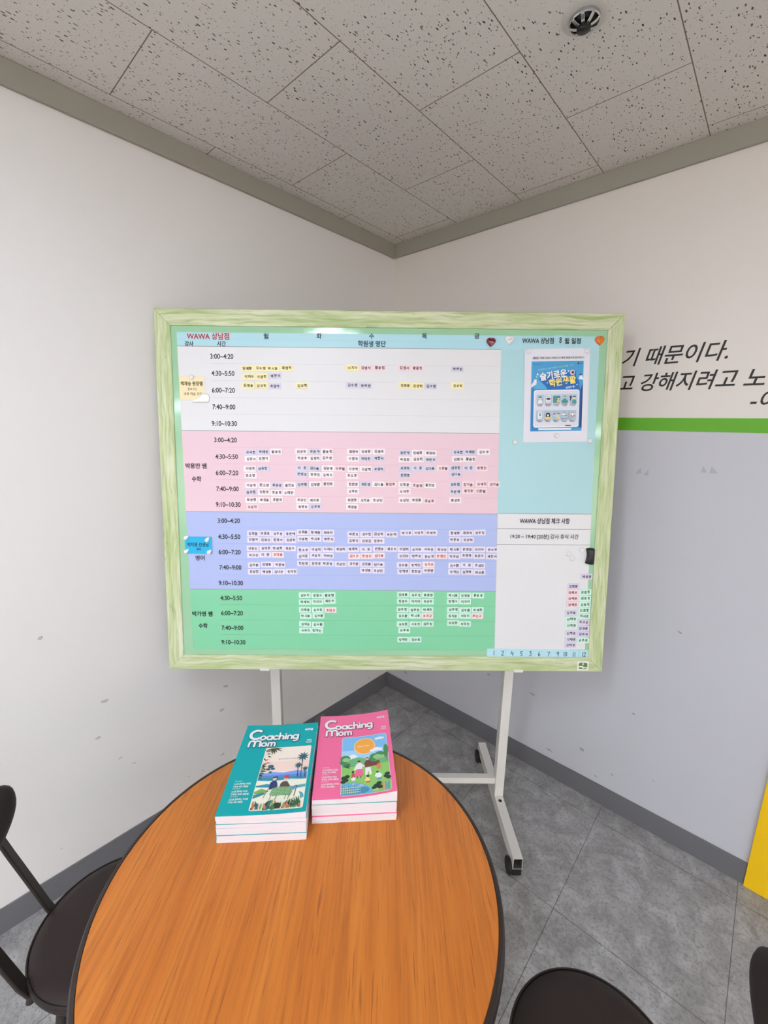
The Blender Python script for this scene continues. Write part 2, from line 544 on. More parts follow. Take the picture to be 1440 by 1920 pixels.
# board contents: (millimetres from the board centre, colour, lettering, tilt)
MAGNETS = [
 ('white','Monday','4:30','upper',[(-456,415,'Y','임예랑',0),(-415,416,'Y','김수영',0),(-374,416,'Y','박시후',0),(-330,417,'Y','최영하',0)]),
 ('white','Monday','4:30','lower',[(-452,389,'Y','이지아',0),(-411,390,'Y','이영혁',0),(-368,392,'L','배현서',2)]),
 ('white','Monday','6:00','',[(-455,361,'Y','김명훈',0),(-411,362,'Y','김상혁',0),(-369,361,'L','최영하',-1)]),
 ('white','Tuesday','6:00','',[(-282,363,'Y','김상혁',0)]),
 ('white','Wednesday','4:30','',[(-119,420,'Y','이지아',0),(-76,420,'P','김영서',0),(-32,421,'P','황윤정',0)]),
 ('white','Thursday','4:30','',[(48,422,'P','김영서',0),(90,422,'P','황윤정',0)]),
 ('white','Friday','4:30','',[(219,420,'L','박해원',0)]),
 ('white','Wednesday','6:00','',[(-120,365,'L','김수영',0),(-77,364,'L','박해원',0)]),
 ('white','Thursday','6:00','',[(50,367,'Y','김명훈',0),(92,366,'Y','김상혁',0),(134,365,'L','김수영',-1.5)]),
 ('white','Friday','6:00','',[(220,368,'Y','김상혁',0)]),
 ('pink','Monday','4:30','upper',[(-452,148,'L','김세현',0),(-410,150,'L','박태원',0),(-369,151,'W','황윤정',0)]),
 ('pink','Monday','4:30','lower',[(-452,127,'W','김영서',1.5),(-410,128,'W','김명지',0)]),
 ('pink','Monday','6:00','upper',[(-456,94,'W','이영혁',0),(-413,96,'L','심유정',0)]),
 ('pink','Monday','6:00','lower',[(-454,72,'W','문소영',0)]),
 ('pink','Monday','7:40','upper',[(-452,40,'W','이영혁',0),(-409,40,'W','문소영',0),(-368,40,'L','최은영',0),(-326,41,'W','황진호',0)]),
 ('pink','Monday','7:40','lower',[(-454,18,'L','심유정',0),(-412,17,'W','정찬영',0),(-370,16,'W','조윤희',0),(-328,17,'W','오태현',0)]),
 ('pink','Monday','9:10','upper',[(-453,-9,'W','최영명',0),(-411,-9,'W','배성훈',0),(-368,-7,'W','조윤희',0)]),
 ('pink','Monday','9:10','lower',[(-450,-32,'P','오상민',1)]),
 ('pink','Tuesday','4:30','upper',[(-286,152,'W','김상혁',0),(-243,152,'L','유은혜',0),(-202,153,'W','황윤정',0)]),
 ('pink','Tuesday','4:30','lower',[(-284,130,'W','박준호',0),(-243,130,'W','김영지',0),(-201,131,'W','김수영',0)]),
 ('pink','Tuesday','6:00','upper',[(-285,98,'L','이  준',0),(-243,97,'L','김다솜',0),(-200,98,'W','김영애',0),(-160,97,'P','신준필',0)]),
 ('pink','Tuesday','6:00','lower',[(-286,78,'L','원영호',0),(-242,76,'W','장명진',0),(-201,76,'W','김예지',0)]),
 ('pink','Tuesday','7:40','',[(-284,44,'L','김주희',0),(-241,45,'W','김명훈',1),(-199,47,'W','황진호',0)]),
 ('pink','Tuesday','9:10','upper',[(-286,-8,'W','조상민',0),(-244,-8,'W','배성훈',0)]),
 ('pink','Tuesday','9:10','lower',[(-284,-30,'W','최영성',0),(-241,-30,'L','김주희',0)]),
 ('pink','Wednesday','4:30','upper',[(-116,153,'W','최영하',0),(-74,154,'W','임예랑',0),(-32,154,'W','김영애',0)]),
 ('pink','Wednesday','4:30','lower',[(-117,130,'W','이영혁',1),(-75,131,'L','박태원',0),(-32,133,'L','배현서',0)]),
 ('pink','Wednesday','6:00','upper',[(-116,96,'W','이영혁',0),(-74,96,'W','김상혁',0),(-32,97,'L','최영하',0)]),
 ('pink','Wednesday','6:00','lower',[(-120,74,'W','문소영',0)]),
 ('pink','Wednesday','7:40','upper',[(-117,46,'W','정찬영',0),(-74,47,'L','최은영',0),(-33,47,'W','김다솜',0),(8,47,'P','황진호',0)]),
 ('pink','Wednesday','7:40','lower',[(-116,23,'W','오태현',0)]),
 ('pink','Wednesday','9:10','upper',[(-120,-6,'W','최영명',0),(-77,-7,'W','김정훈',0),(-36,-6,'W','조상민',0)]),
 ('pink','Wednesday','9:10','lower',[(-119,-29,'W','배성훈',0)]),
 ('pink','Thursday','4:30','upper',[(54,150,'L','유은혜',0),(96,151,'W','임예랑',0),(138,150,'W','최영하',0)]),
 ('pink','Thursday','4:30','lower',[(54,129,'W','박준호',0),(96,130,'W','김상혁',0),(137,130,'L','배현서',0)]),
 ('pink','Thursday','6:00','upper',[(54,101,'L','최영하',0),(96,101,'L','이  준',0),(137,101,'L','김다솜',0),(179,102,'P','신준필',0)]),
 ('pink','Thursday','6:00','lower',[(54,78,'L','원영호',0)]),
 ('pink','Thursday','7:40','upper',[(54,47,'W','김명훈',0),(96,44,'P','조윤희',-2),(139,45,'W','황진호',-2)]),
 ('pink','Thursday','7:40','lower',[(54,24,'W','오태현',0)]),
 ('pink','Thursday','9:10','',[(54,-5,'W','조상민',0),(95,-5,'W','배성훈',0),(137,-7,'P','조윤희',-1)]),
 ('pink','Friday','4:30','upper',[(227,154,'L','김세현',0),(269,155,'L','박태원',0),(312,156,'W','김수영',0)]),
 ('pink','Friday','4:30','lower',[(229,132,'W','김명지',0),(269,132,'W','황윤정',0)]),
 ('pink','Friday','6:00','upper',[(222,103,'L','심유정',0),(265,103,'L','이  준',0),(307,103,'P','장명진',0)]),
 ('pink','Friday','6:00','lower',[(222,82,'L','김다솜',0)]),
 ('pink','Friday','7:40','upper',[(222,49,'L','심유정',0),(265,49,'P','김다솜',0),(308,50,'P','김예지',0),(350,50,'P','김다솜',0)]),
 ('pink','Friday','7:40','lower',[(223,25,'L','최은영',0),(266,27,'P','황진호',0),(307,28,'P','신준필',0)]),
 ('pink','Friday','9:10','',[(224,-4,'W','최영명',0)]),
 ('blue','Monday','4:30','upper',[(-450,-121,'V','김명훈',0),(-409,-121,'V','박준호',0),(-368,-122,'V','심우정',-1),(-326,-121,'V','유은혜',0)]),
 ('blue','Monday','4:30','lower',[(-450,-142,'V','김명지',0),(-409,-143,'V','김영경',0),(-368,-143,'V','정명수',0),(-326,-143,'V','김상혁',0)]),
 ('blue','Monday','6:00','upper',[(-453,-172,'V','서유진',0),(-410,-171,'V','심의준',0),(-369,-170,'V','박세혁',0),(-328,-171,'V','최은수',0)]),
 ('blue','Monday','6:00','lower',[(-452,-194,'V','박규상',0),(-411,-193,'V','이  준',0),(-369,-193,'R','김다솜',0)]),
 ('blue','Monday','7:40','upper',[(-450,-229,'V','김수환',0),(-406,-227,'V','김명훈',0),(-364,-227,'V','박준명',0)]),
 ('blue','Monday','7:40','lower',[(-451,-252,'V','조상민',0),(-408,-252,'V','배성훈',0),(-366,-251,'V','김나은',0),(-324,-250,'V','정혜민',1)]),
 ('blue','Tuesday','4:30','upper',[(-284,-115,'V','김명훈',0),(-242,-116,'V','장예랑',-1),(-199,-116,'V','최영하',0)]),
 ('blue','Tuesday','4:30','lower',[(-283,-138,'V','이영혁',0),(-242,-138,'V','박시후',-1),(-198,-139,'V','배현서',-2)]),
 ('blue','Tuesday','6:00','upper',[(-283,-175,'V','문소영',0),(-241,-174,'V','이영혁',0),(-199,-173,'V','이지아',0),(-157,-173,'V','최영하',0)]),
 ('blue','Tuesday','6:00','lower',[(-284,-196,'V','심의준',0),(-241,-195,'V','서유진',0),(-200,-195,'V','박해원',0)]),
 ('blue','Tuesday','7:40','',[(-284,-222,'V','정찬영',0),(-241,-222,'V','정혜영',0),(-201,-222,'V','박준명',0),(-158,-223,'V','조상민',0)]),
 ('blue','Wednesday','4:30','upper',[(-115,-121,'V','박준호',0),(-72,-121,'V','심우정',0),(-30,-120,'V','김상혁',0),(13,-121,'V','유은혜',-1)]),
 ('blue','Wednesday','4:30','lower',[(-114,-143,'V','김명지',0),(-72,-143,'V','김영경',0),(-31,-143,'V','정명수',0)]),
 ('blue','Wednesday','6:00','upper',[(-115,-172,'V','박세혁',0),(-73,-172,'V','이  준',0),(-29,-170,'V','원영호',0),(13,-170,'V','최은수',0)]),
 ('blue','Wednesday','6:00','lower',[(-112,-196,'R','김가은',0),(-70,-195,'R','장명진',0),(-29,-193,'R','김다솜',0)]),
 ('blue','Wednesday','7:40','upper',[(-114,-222,'V','김수환',0),(-72,-222,'V','김정훈',0),(-30,-223,'V','김다솜',0)]),
 ('blue','Wednesday','7:40','lower',[(-72,-244,'V','배성훈',0),(-30,-245,'V','조상민',0)]),
 ('blue','Thursday','4:30','',[(62,-115,'V','박시후',0),(104,-114,'V','이영혁',0),(146,-114,'V','박세혁',0)]),
 ('blue','Thursday','6:00','upper',[(55,-171,'V','이영혁',0),(98,-171,'V','심의준',0),(139,-171,'V','서유진',0),(182,-170,'V','박규상',0)]),
 ('blue','Thursday','6:00','lower',[(54,-194,'V','이지아',0),(97,-194,'V','박해원',0),(139,-194,'V','문소영',0),(182,-193,'R','장명진',0)]),
 ('blue','Thursday','7:40','upper',[(52,-225,'V','김수환',0),(95,-225,'V','정혜민',1),(139,-222,'R','김가은',0)]),
 ('blue','Thursday','7:40','lower',[(54,-247,'V','정혜영',1),(96,-247,'V','정찬영',-1),(139,-243,'V','박준명',0)]),
 ('blue','Friday','4:30','upper',[(225,-115,'V','장예랑',0),(266,-114,'V','최영하',0),(308,-112,'V','심우정',2)]),
 ('blue','Friday','4:30','lower',[(226,-137,'V','박준호',0),(269,-137,'V','김상혁',0)]),
 ('blue','Friday','6:00','upper',[(224,-170,'V','박시후',0),(267,-169,'V','원영호',0),(309,-169,'V','이지아',0),(352,-170,'V','문소영',0)]),
 ('blue','Friday','6:00','lower',[(225,-194,'V','박규상',0),(267,-191,'V','최영하',0),(309,-192,'V','최은수',0),(352,-193,'V','배현서',0)]),
 ('blue','Friday','7:40','upper',[(226,-225,'V','김수환',0),(268,-224,'V','이  준',0),(310,-225,'V','조상민',0)]),
 ('blue','Friday','7:40','lower',[(226,-247,'V','정혜민',0),(270,-247,'V','김명훈',0),(312,-248,'V','배성훈',0)]),
 ('green','Tuesday','4:30','upper',[(-280,-332,'G','심우정',0),(-237,-333,'G','정명수',0),(-196,-331,'G','황윤영',1.5)]),
 ('green','Tuesday','4:30','lower',[(-280,-356,'G','박세혁',0),(-237,-355,'G','이지아',0),(-195,-352,'G','최은수',1.5)]),
 ('green','Tuesday','6:00','upper',[(-280,-383,'G','김명훈',0),(-236,-383,'G','심우정',0),(-193,-383,'R','조민규',0)]),
 ('green','Tuesday','6:00','lower',[(-277,-405,'G','박시후',0),(-234,-404,'G','김수환',0)]),
 ('green','Tuesday','7:40','upper',[(-280,-433,'G','심의준',-4),(-236,-435,'G','김수환',0)]),
 ('green','Tuesday','7:40','lower',[(-280,-456,'G','서유진',-1),(-239,-456,'G','정혜민',-1)]),
 ('green','Thursday','4:30','upper',[(54,-327,'G','김명훈',1),(97,-329,'G','심우정',0),(139,-328,'G','황윤영',-3)]),
 ('green','Thursday','4:30','lower',[(54,-350,'G','정명수',0),(97,-351,'G','이지아',0),(139,-351,'G','최은수',0)]),
 ('green','Thursday','6:00','upper',[(53,-379,'G','심우정',-1),(95,-380,'G','심유정',0),(138,-380,'G','박세혁',0)]),
 ('green','Thursday','6:00','lower',[(54,-402,'G','김수환',0),(96,-402,'G','박시후',0),(138,-402,'R','조민규',0)]),
 ('green','Thursday','7:40','upper',[(54,-431,'G','심의준',0),(98,-431,'G','서유진',0),(140,-430,'G','심유정',0)]),
 ('green','Thursday','7:40','lower',[(60,-453,'G','김주희',0)]),
 ('green','Thursday','9:10','',[(57,-486,'G','정혜민',0),(99,-486,'G','김주희',0)]),
 ('green','Friday','4:30','upper',[(224,-329,'G','박시후',0),(267,-329,'G','김명훈',0),(310,-329,'G','황윤영',0)]),
 ('green','Friday','4:30','lower',[(224,-350,'G','정명수',0),(266,-350,'G','이지아',0)]),
 ('green','Friday','6:00','upper',[(225,-379,'G','심우정',0),(267,-380,'G','김수환',0),(310,-379,'G','박세혁',0)]),
 ('green','Friday','6:00','lower',[(225,-401,'G','심의준',0),(267,-401,'G','서유진',0),(309,-401,'R','조민규',0)]),
 ('green','Friday','7:40','',[(227,-426,'G','심의준',0),(268,-429,'G','서유진',-1)]),
 ('spare','left','','',[(634,-294,'L','김영훈',0),(633,-316,'P','김예은',0),(634,-337,'P','김예은',0),(634,-358,'P','김예은',0),(630,-388,'L','김주희',2),(631,-409,'G','신혜영',2),(633,-431,'G','신혜영',2),(634,-459,'L','신혜영',0),(635,-482,'L','신혜영',2),(634,-503,'L','신혜영',0)]),
 ('spare','right','','',[(676,-314,'G','김효정',2),(676,-336,'G','김효정',1),(676,-357,'G','김효정',1),(676,-378,'G','김효정',0),(677,-399,'G','이서준',0),(676,-420,'L','박규상',0),(677,-442,'L','김영훈',0),(677,-463,'L','김주희',0),(678,-485,'G','김주희',0)]),
 ('spare','single','','',[(676,-260,'L','배성훈',0)]),
]
NUMBERS = [(363, -532, '1'), (395, -532, '2'), (428, -533, '4'), (460, -533, '5'), (491, -533, '3'), (522, -534, '6'), (554, -534, '7'), (586, -534, '9'), (618, -534, '10'), (650, -535, '11'), (683, -535, '12')]
SHEET_TEXT = [('3:00~4:20', -538, 452, 15, 'ink', 0.5), ('4:30~5:50', -536, 399, 15, 'ink', 0.5), ('6:00~7:20', -536, 346, 15, 'ink', 0.5), ('7:40~9:00', -536, 293, 15, 'ink', 0.5), ('9:10~10:30', -536, 240, 15, 'ink', 0.5), ('3:00~4:20', -534, 187, 15, 'ink', 0.5), ('4:30~5:50', -532, 133, 15, 'ink', 0.5), ('6:00~7:20', -532, 80, 15, 'ink', 0.5), ('7:40~9:00', -532, 27, 15, 'ink', 0.5), ('9:10~10:30', -531, -25, 15, 'ink', 0.5), ('3:00~4:20', -531, -79, 15, 'ink', 0.5), ('4:30~5:50', -531, -133, 15, 'ink', 0.5), ('6:00~7:20', -531, -185, 15, 'ink', 0.5), ('7:40~9:00', -530, -238, 15, 'ink', 0.5), ('9:10~10:30', -530, -292, 15, 'ink', 0.5), ('4:30~5:50', -530, -344, 15, 'ink', 0.5), ('6:00~7:20', -529, -397, 15, 'ink', 0.5), ('7:40~9:00', -529, -449, 15, 'ink', 0.5), ('9:10~10:30', -527, -500, 15, 'ink', 0.5), ('WAWA 상남점', -580, 514, 20, 'red', 0.5), ('강사', -641, 490, 15, 'ink', 0.8), ('시간', -538, 491, 15, 'ink', 0.8), ('월', -395, 516, 15, 'ink', 0.6), ('화', -226, 518, 15, 'ink', 0.6), ('수', -58, 519, 15, 'ink', 0.6), ('목', 111, 521, 15, 'ink', 0.6), ('금', 279, 523, 15, 'ink', 0.6), ('학원생 명단', -57, 496, 16, 'navy', 0.8), ('WAWA 상남점', 475, 511, 17, 'ink', 0.9), ('월 일정', 587, 511, 17, 'ink', 0.9), ('WAWA 상남점 체크 사항', 525, -71, 16, 'ink', 0.9), ('19:20 ~ 19:40 [20분] 강사 휴식 시간', 527, -125, 14, 'ink', 0.2), ('박용만 쌤', -633, 102, 16, 'ink', 0.6), ('수학', -633, 59, 16, 'ink', 0.6), ('영어', -631, -206, 16, 'ink', 0.6), ('박가영 쌤', -630, -400, 16, 'ink', 0.6), ('수학', -629, -442, 16, 'ink', 0.6)]

# ------------------------------------------------------------------ round table
top_z = .72
TC = Vector((1.0085, -1.3745, 0))
table = thing('round_table', 'round orange-brown wood table with a dark rim in front of the notice board', 'table', T(*TC) @ RZ(math.radians(132)))
wood = mat_wood()
rim = flat('dark_rim', (44, 33, 29), 0.42)
blackm = flat('black_metal', (26, 25, 25), 0.4)
MB().lathe([(0, top_z-.026), (.361, top_z-.026), (.3625, top_z-.001), (.3615, top_z), (0, top_z)], wood, 128, False).build('tabletop', table)
MB().lathe([(.3628, top_z-.029), (.368, top_z-.030), (.3725, top_z-.024), (.374, top_z-.015), (.3725, top_z-.006), (.369, top_z-.0005), (.3632, top_z+.0003), (.3628, top_z-.002)], rim, 128).build('edge_band', table)
MB().lathe([(.16, top_z-.040), (.16, top_z-.030), (0, top_z-.030)], blackm, 40).lathe([(0, top_z-.040), (.16, top_z-.040)], blackm, 40).build('mounting_plate', table)
MB().cyl((0, 0, .05), (0, 0, top_z-.041), .036, blackm, 32).build('column', table)
MB().lathe([(0, 0), (.23, 0), (.235, .006), (.22, .016), (.08, .034), (.045, .05), (0, .05)], blackm, 64).build('base', table)

# ------------------------------------------------------------------ chairs
leather = mat_leather(); pipe_m = flat('dark_piping', (33, 25, 23), 0.4)
bar_m = flat('dark_brown_metal', (42, 36, 32), 0.42)
def superell(cx, cz, hw, hh, th, tilt, mt, mb):
    """padded backrest: egg outline (narrower at the bottom), rounded both sides, curved a little around the sitter"""
    nu, nv = 36, 14; vs = []; fs = []
    for j in range(nv+1):
        phi = -math.pi/2+math.pi*j/nv
        r = max(math.cos(phi), 0)**0.55; d = math.sin(phi)*th
        for i in range(nu):
            t = 2*math.pi*i/nu
            a = math.cos(t); b = math.sin(t)
            a = math.copysign(abs(a)**0.9, a); b = math.copysign(abs(b)**0.9, b)
            wz = 1.0-0.16*(1-b)*0.5
            X = hw*r*a*wz; Z = hh*r*b; Y = d + 2.0*X*X
            vs.append((cx+X, Y, Z))
    for j in range(nv):
        for i in range(nu):
            k = (i+1) % nu
            fs.append([j*nu+i, j*nu+k, (j+1)*nu+k, (j+1)*nu+i])
    fs.append(list(range(nu))); fs.append([nv*nu+i for i in range(nu-1, -1, -1)])
    xf = T(0, 0, cz) @ Matrix.Rotation(tilt, 4, 'X')
    mb.raw(vs, fs, mt, True, xf)

def make_chair(label):
    # local frame: the sitter faces -Y... the backrest stands at -Y, so the front is +Y
    t = thing('cafe_chair', label, 'chair', None, 'brown cafe chairs around the table')
    R = .1555
    st = MB().lathe([(0, .415), (R-.014, .415), (R-.004, .421), (R, .433), (R, .442), (R-.002, .447)], leather, 72)
    st.lathe([(R-.0045, .4475), (R-.012, .4535), (R-.03, .457), (R-.07, .4595), (0, .4605)], leather, 72)
    seat = st.build('seat', t)
    rp = []
    MB().sweep([((R-.002)*math.cos(2*math.pi*i/72), (R-.002)*math.sin(2*math.pi*i/72), .4475) for i in range(73)], .0022, .0022, (0, 0, 1), pipe_m, True, 8).build('piping', seat)
    mb = MB(); superell(0, .748, .115, .061, .019, math.radians(14), leather, mb)
    bk = mb.build('backrest', t, T(0, -.204, 0))
    for s_ in (-1, 1):
        path = [(s_*.074, -.118, .412), (s_*.0755, -.133, .428), (s_*.0765, -.145, .455), (s_*.077, -.170, .54), (s_*.077, -.194, .62), (s_*.076, -.213, .69), (s_*.075, -.2255, .75)]
        bar = MB().sweep(path, .0125, .004, (1, -s_*.12, 0), bar_m).build('back_bar', t)
        MB().cyl((s_*.0752, -.136, .4005), (s_*.0752, -.130, .418), .008, bar_m, 16).build('bolt', bar)
    MB().lathe([(.045, .395), (.125, .395), (.125, .4063), (.045, .4063)], bar_m, 48).build('seat_ring', t)
    for a in (45, 135, 225, 315):
        ca, sa = math.cos(math.radians(a)), math.sin(math.radians(a))
        lg = MB().sweep([(ca*.105, sa*.105, .394), (ca*.118, sa*.118, .36), (ca*.15, sa*.15, .18), (ca*.172, sa*.172, .012)], .0105, .0105, (-sa, ca, 0), bar_m, True, 16).build('leg', t)
        MB().lathe([(0, 0), (.013, 0), (.014, .004), (.013, .012), (0, .012)], blackm, 20, xf=T(ca*.1725, sa*.1725, 0)).build('rubber_foot', lg)
    return t
def copy_thing(root, mw, label):
    r = root.copy(); COL.objects.link(r); r.matrix_world = mw; r['label'] = label
    for ch in list(root.children):
        c = ch.copy(); COL.objects.link(c); c.parent = r
        for g in list(ch.children):
            d = g.copy(); COL.objects.link(d); d.parent = c
    return r
def chair_mw(x, y, back_deg): return T(x, y, 0) @ RZ(math.radians(back_deg+90))
chair = make_chair('dark brown round-seated chair tucked under the left side of the table, by the left wall')
mw1 = chair_mw(.590, -1.609, 243)
chair.matrix_world = mw1
copy_thing(chair, chair_mw(1.492, -1.106, 9), 'dark brown round-seated chair standing on the open floor to the right of the table')

# ------------------------------------------------------------------ notice board on its stand
BX = Vector((.73666181, .6762264, .00687308)).normalized()
BU = Vector((-.07281496, .06921008, .99494118)).normalized()
BN = BX.cross(BU)
BC = Vector((.6295, -.7255, 1.329))
BOARD = Matrix((BX, BU, BN)).transposed().to_4x4(); BOARD.translation = BC   # X right, Y up, Z out; origin on the frame's front
XH = Vector((BX.x, BX.y, 0)).normalized(); NH = Vector((XH.y, -XH.x, 0))
STAND = Matrix((XH, -NH, Vector((0, 0, 1)))).transposed().to_4x4(); STAND.translation = NH*.865 + XH*.0025
board = thing('notice_board', 'large wheeled notice board with a pale green wood frame and coloured timetable', 'notice board', STAND)
S2B = STAND.inverted() @ BOARD
steel = flat('white_painted_steel', (234, 232, 225), 0.38)
rubber = flat('caster_black', (24, 24, 25), 0.5)
def tube_y(mb, x0, x1, y0, y1, z0, z1, t, mt):
    o = [(x0, z0), (x1, z0), (x1, z1), (x0, z1)]; i = [(x0+t, z0+t), (x1-t, z0+t), (x1-t, z1-t), (x0+t, z1-t)]
    vs = [(a, y, b) for y in (y0, y1) for r in (o, i) for a, b in r]
    fs = []; ins = []
    for k in range(4):
        j = (k+1) % 4
        fs += [[k, j, 8+j, 8+k], [k, 4+k, 4+j, j], [8+k, 8+j, 12+j, 12+k]]; ins.append([4+k, 12+k, 12+j, 4+j])
    mb.raw(vs, fs, mt); mb.raw(vs, ins, flat('tube_inside_shade', (84, 82, 80), .6))  # inner faces coloured dark to stand in for the shade inside the tube
for s_ in (-1, 1):
    X = s_*.4475
    MB().box(X-.0175, X+.0175, -.0175, .0175, .0855, 1.42, steel, .0015).build('upright', board)
    mb = MB(); tube_y(mb, X-.017, X+.017, -.275, .285, .040, .085, .0018, steel)
    ft = mb.build('foot', board, recalc=False)
    MB().cyl((X, -.040, .0853), (X, -.040, .0875), .0065, rubber, 16).build('bolt', ft)
    for y_ in (-.252, .262):
        c_ = MB().box(X-.017, X+.017, y_-.022, y_+.022, .010, .0398, rubber, .003).build('caster', board)
        w_ = MB()
        w_.cyl((X-.0305, y_, .029), (X-.0178, y_, .029), .029, rubber, 28)
        w_.build('wheel', c_)
    MB().box(X-.014, X+.014, -.050, -.0178, 1.22, 1.36, steel, .002).build('bracket', board)
MB().box(-.4297, .4297, -.0125, .0125, .140, .166, steel, .0012).build('crossbar', board)
# the four mitred frame rails
FW2, FH2, IW, IH = .750, .5977, .6985, .5455
fh_m, fv_m = mat_frame(False), mat_frame(True)
def rail(pts_o, pts_i, mt):
    mb = MB(); e = .0025
    # outer edge a, inner edge b; the front is gently rounded at both edges
    (a0, a1), (b0, b1) = pts_o, pts_i
    a0, a1, b0, b1 = [Vector((*q, 0)) for q in (a0, a1, b0, b1)]
    def pt(k, t, z): return (a0.lerp(b0, k) if t == 0 else a1.lerp(b1, k)) + Vector((0, 0, z))
    prof = [(0, -.022), (0, -.003), (.05, 0), (.955, 0), (1.0, -.0012), (1.0, -.022)]
    vs = [pt(k, t, z) for t in (0, 1) for k, z in prof]; n_ = len(prof)
    fs = [[i, (i+1) % n_, n_+(i+1) % n_, n_+i] for i in range(n_)] + [list(range(n_))[::-1], [n_+i for i in range(n_)]]
    mb.raw(vs, fs, mt)
    return mb.build('frame_rail', board, S2B)
g = .0005
O = [(-FW2, FH2), (FW2, FH2), (FW2, -FH2), (-FW2, -FH2)]; N_ = [(-IW, IH), (IW, IH), (IW, -IH), (-IW, -IH)]
rail([(O[0][0]+g, O[0][1]), (O[1][0]-g, O[1][1])], [(N_[0][0]+g, N_[0][1]), (N_[1][0]-g, N_[1][1])], fh_m)
rail([(O[1][0], O[1][1]-g), (O[2][0], O[2][1]+g)], [(N_[1][0], N_[1][1]-g), (N_[2][0], N_[2][1]+g)], fv_m)
rb = rail([(O[2][0]-g, O[2][1]), (O[3][0]+g, O[3][1])], [(N_[2][0]-g, N_[2][1]), (N_[3][0]+g, N_[3][1])], fh_m)
rail([(O[3][0], O[3][1]+g), (O[0][0], O[0][1]-g)], [(N_[3][0], N_[3][1]+g), (N_[0][0], N_[0][1]-g)], fv_m)
pan = flat('green_steel_panel', (160, 208, 168), 0.09, spec=0.6)
MB().box(-IW+.0003, IW-.0003, -IH+.0003, IH-.0003, -.018, -.0040, pan).build('panel', board, S2B)
MB().box(-IW-.03, IW+.03, -IH-.03, IH+.03, -.0255, -.0222, flat('board_back', (180, 180, 176), 0.6)).build('back_panel', board, S2B)
for u_ in (-.4205, .458):
    cl = MB(); cl.box(u_-.016, u_+.016, -.6003, -.5979, -.024, .0012, steel, .0006); cl.box(u_-.016, u_+.016, -.6003, -.5905, .0002, .0016, steel, .0005)
    cl.build('clip', board, S2B)

ink = flat('ink', (28, 28, 36), 0.6); navy = flat('navy_ink', (30, 52, 92), 0.6); redi = flat('red_ink', (196, 40, 60), 0.6)
INK = dict(ink=ink, navy=navy, red=redi)
# the printed sheet
sheet_mb = MB()
A = Art(sheet_mb, z0=-.0034, step=.00003)
HDR = flat('header_cyan', (178, 224, 234), .42); WHT = flat('sheet_white', (231, 232, 234), .42); PNK = flat('band_pink', (236, 205, 216), .42)
BLU = flat('band_blue', (178, 193, 240), .42); GRN = flat('band_green', (134, 214, 168), .42); CYN = flat('column_cyan', (176, 220, 226), .42)
HAIR = flat('hair_line', (150, 152, 160), .6); GAP = flat('sheet_edge', (120, 120, 130), .6)
def lx(v): return -680 + (528-v)/1055*14
def rx(v): return 674 + (528-v)/1055*13
def dv(v): return 358 + (488-v)/1011*15
def band(v1, v0, f0, f1, mt): A.put([(f0(v0), v0), (f1(v0), v0), (f1(v1), v1), (f0(v1), v1)], [[0, 1, 2, 3]], mt)
top_v = 526
band(top_v, 482.6, lx, rx, HDR)
band(482.6, 216.4, lx, dv, WHT); band(216.4, -49.4, lx, dv, PNK); band(-49.4, -314, lx, dv, BLU); band(-314, -525, lx, dv, GRN)
band(482.6, -47, dv, rx, CYN); band(-47, -519, dv, rx, WHT)
A.up(2)
for v_, k in ((482.6, .9), (216.4, .8), (-49.4, .8), (-314, .8)):
    A.put([(lx(v_), v_-k), (dv(v_), v_-k), (dv(v_), v_+k), (lx(v_), v_+k)], [[0, 1, 2, 3]], HAIR)
FAINT = {}
def faint(name, rgb): return flat(name, rgb, .5)
for v_, mt in [(v, faint('line_white', (216, 216, 222))) for v in (429.8, 376.2, 322.8, 270.4)] + [(v, faint('line_pink', (228, 186, 202))) for v in (163.4, 109.9, 57.5, 3.7)] + \
              [(v, faint('line_blue', (158, 178, 232))) for v in (-102.5, -156.8, -209.7, -263.1)] + [(v, faint('line_green', (112, 196, 148))) for v in (-367.2, -420.9, -473)]:
    A.put([(-572, v_-.6), (dv(v_), v_-.6), (dv(v_), v_+.6), (-572, v_+.6)], [[0, 1, 2, 3]], mt)
A.put([(lx(505), 504.6), (dv(505), 504.6), (dv(505), 505.2), (lx(505), 505.2)], [[0, 1, 2, 3]], faint('line_cyan', (158, 206, 218)))
for v_ in (-47, -98.5, -151.8): A.put([(dv(v_), v_-.9), (rx(v_), v_-.9), (rx(v_), v_+.9), (dv(v_), v_+.9)], [[0, 1, 2, 3]], HAIR)
A.put([(dv(-50)-1, -47), (dv(-50)+.6, -47), (dv(-519)+.6, -519), (dv(-519)-1, -519)], [[0, 1, 2, 3]], faint('line_grey', (190, 192, 200)))
A.up(2)
W_EM = {'WAWA 상남점': (101, 20), '강사': (28, 17.5), '시간': (28, 17.5), '월': (16, 18), '화': (16, 18), '수': (16, 18), '목': (16, 18), '금': (16, 18), '학원생 명단': (89, 20),
        '월 일정': (52, 20), 'WAWA 상남점 체크 사항': (168, 20), '19:20 ~ 19:40 [20분] 강사 휴식 시간': (229, 17.5), '박용만 쌤': (69, 19), '박가영 쌤': (69, 19), '수학': (31, 19), '영어': (31, 19)}
for s_, a_, b_, h_, col, bd in SHEET_TEXT:
    if '~' in s_ and '[' not in s_: wd, em = (82 if s_.startswith('9') else 74), 21.5
    else: wd, em = W_EM[s_]
    if col == 'red': wd, em = 135, 23
    A.text(s_, a_, b_, em, INK[col], wd, bold=(.012 if '[' in s_ else .022))
sheet_mb.build('timetable_sheet', board, S2B, recalc=False)
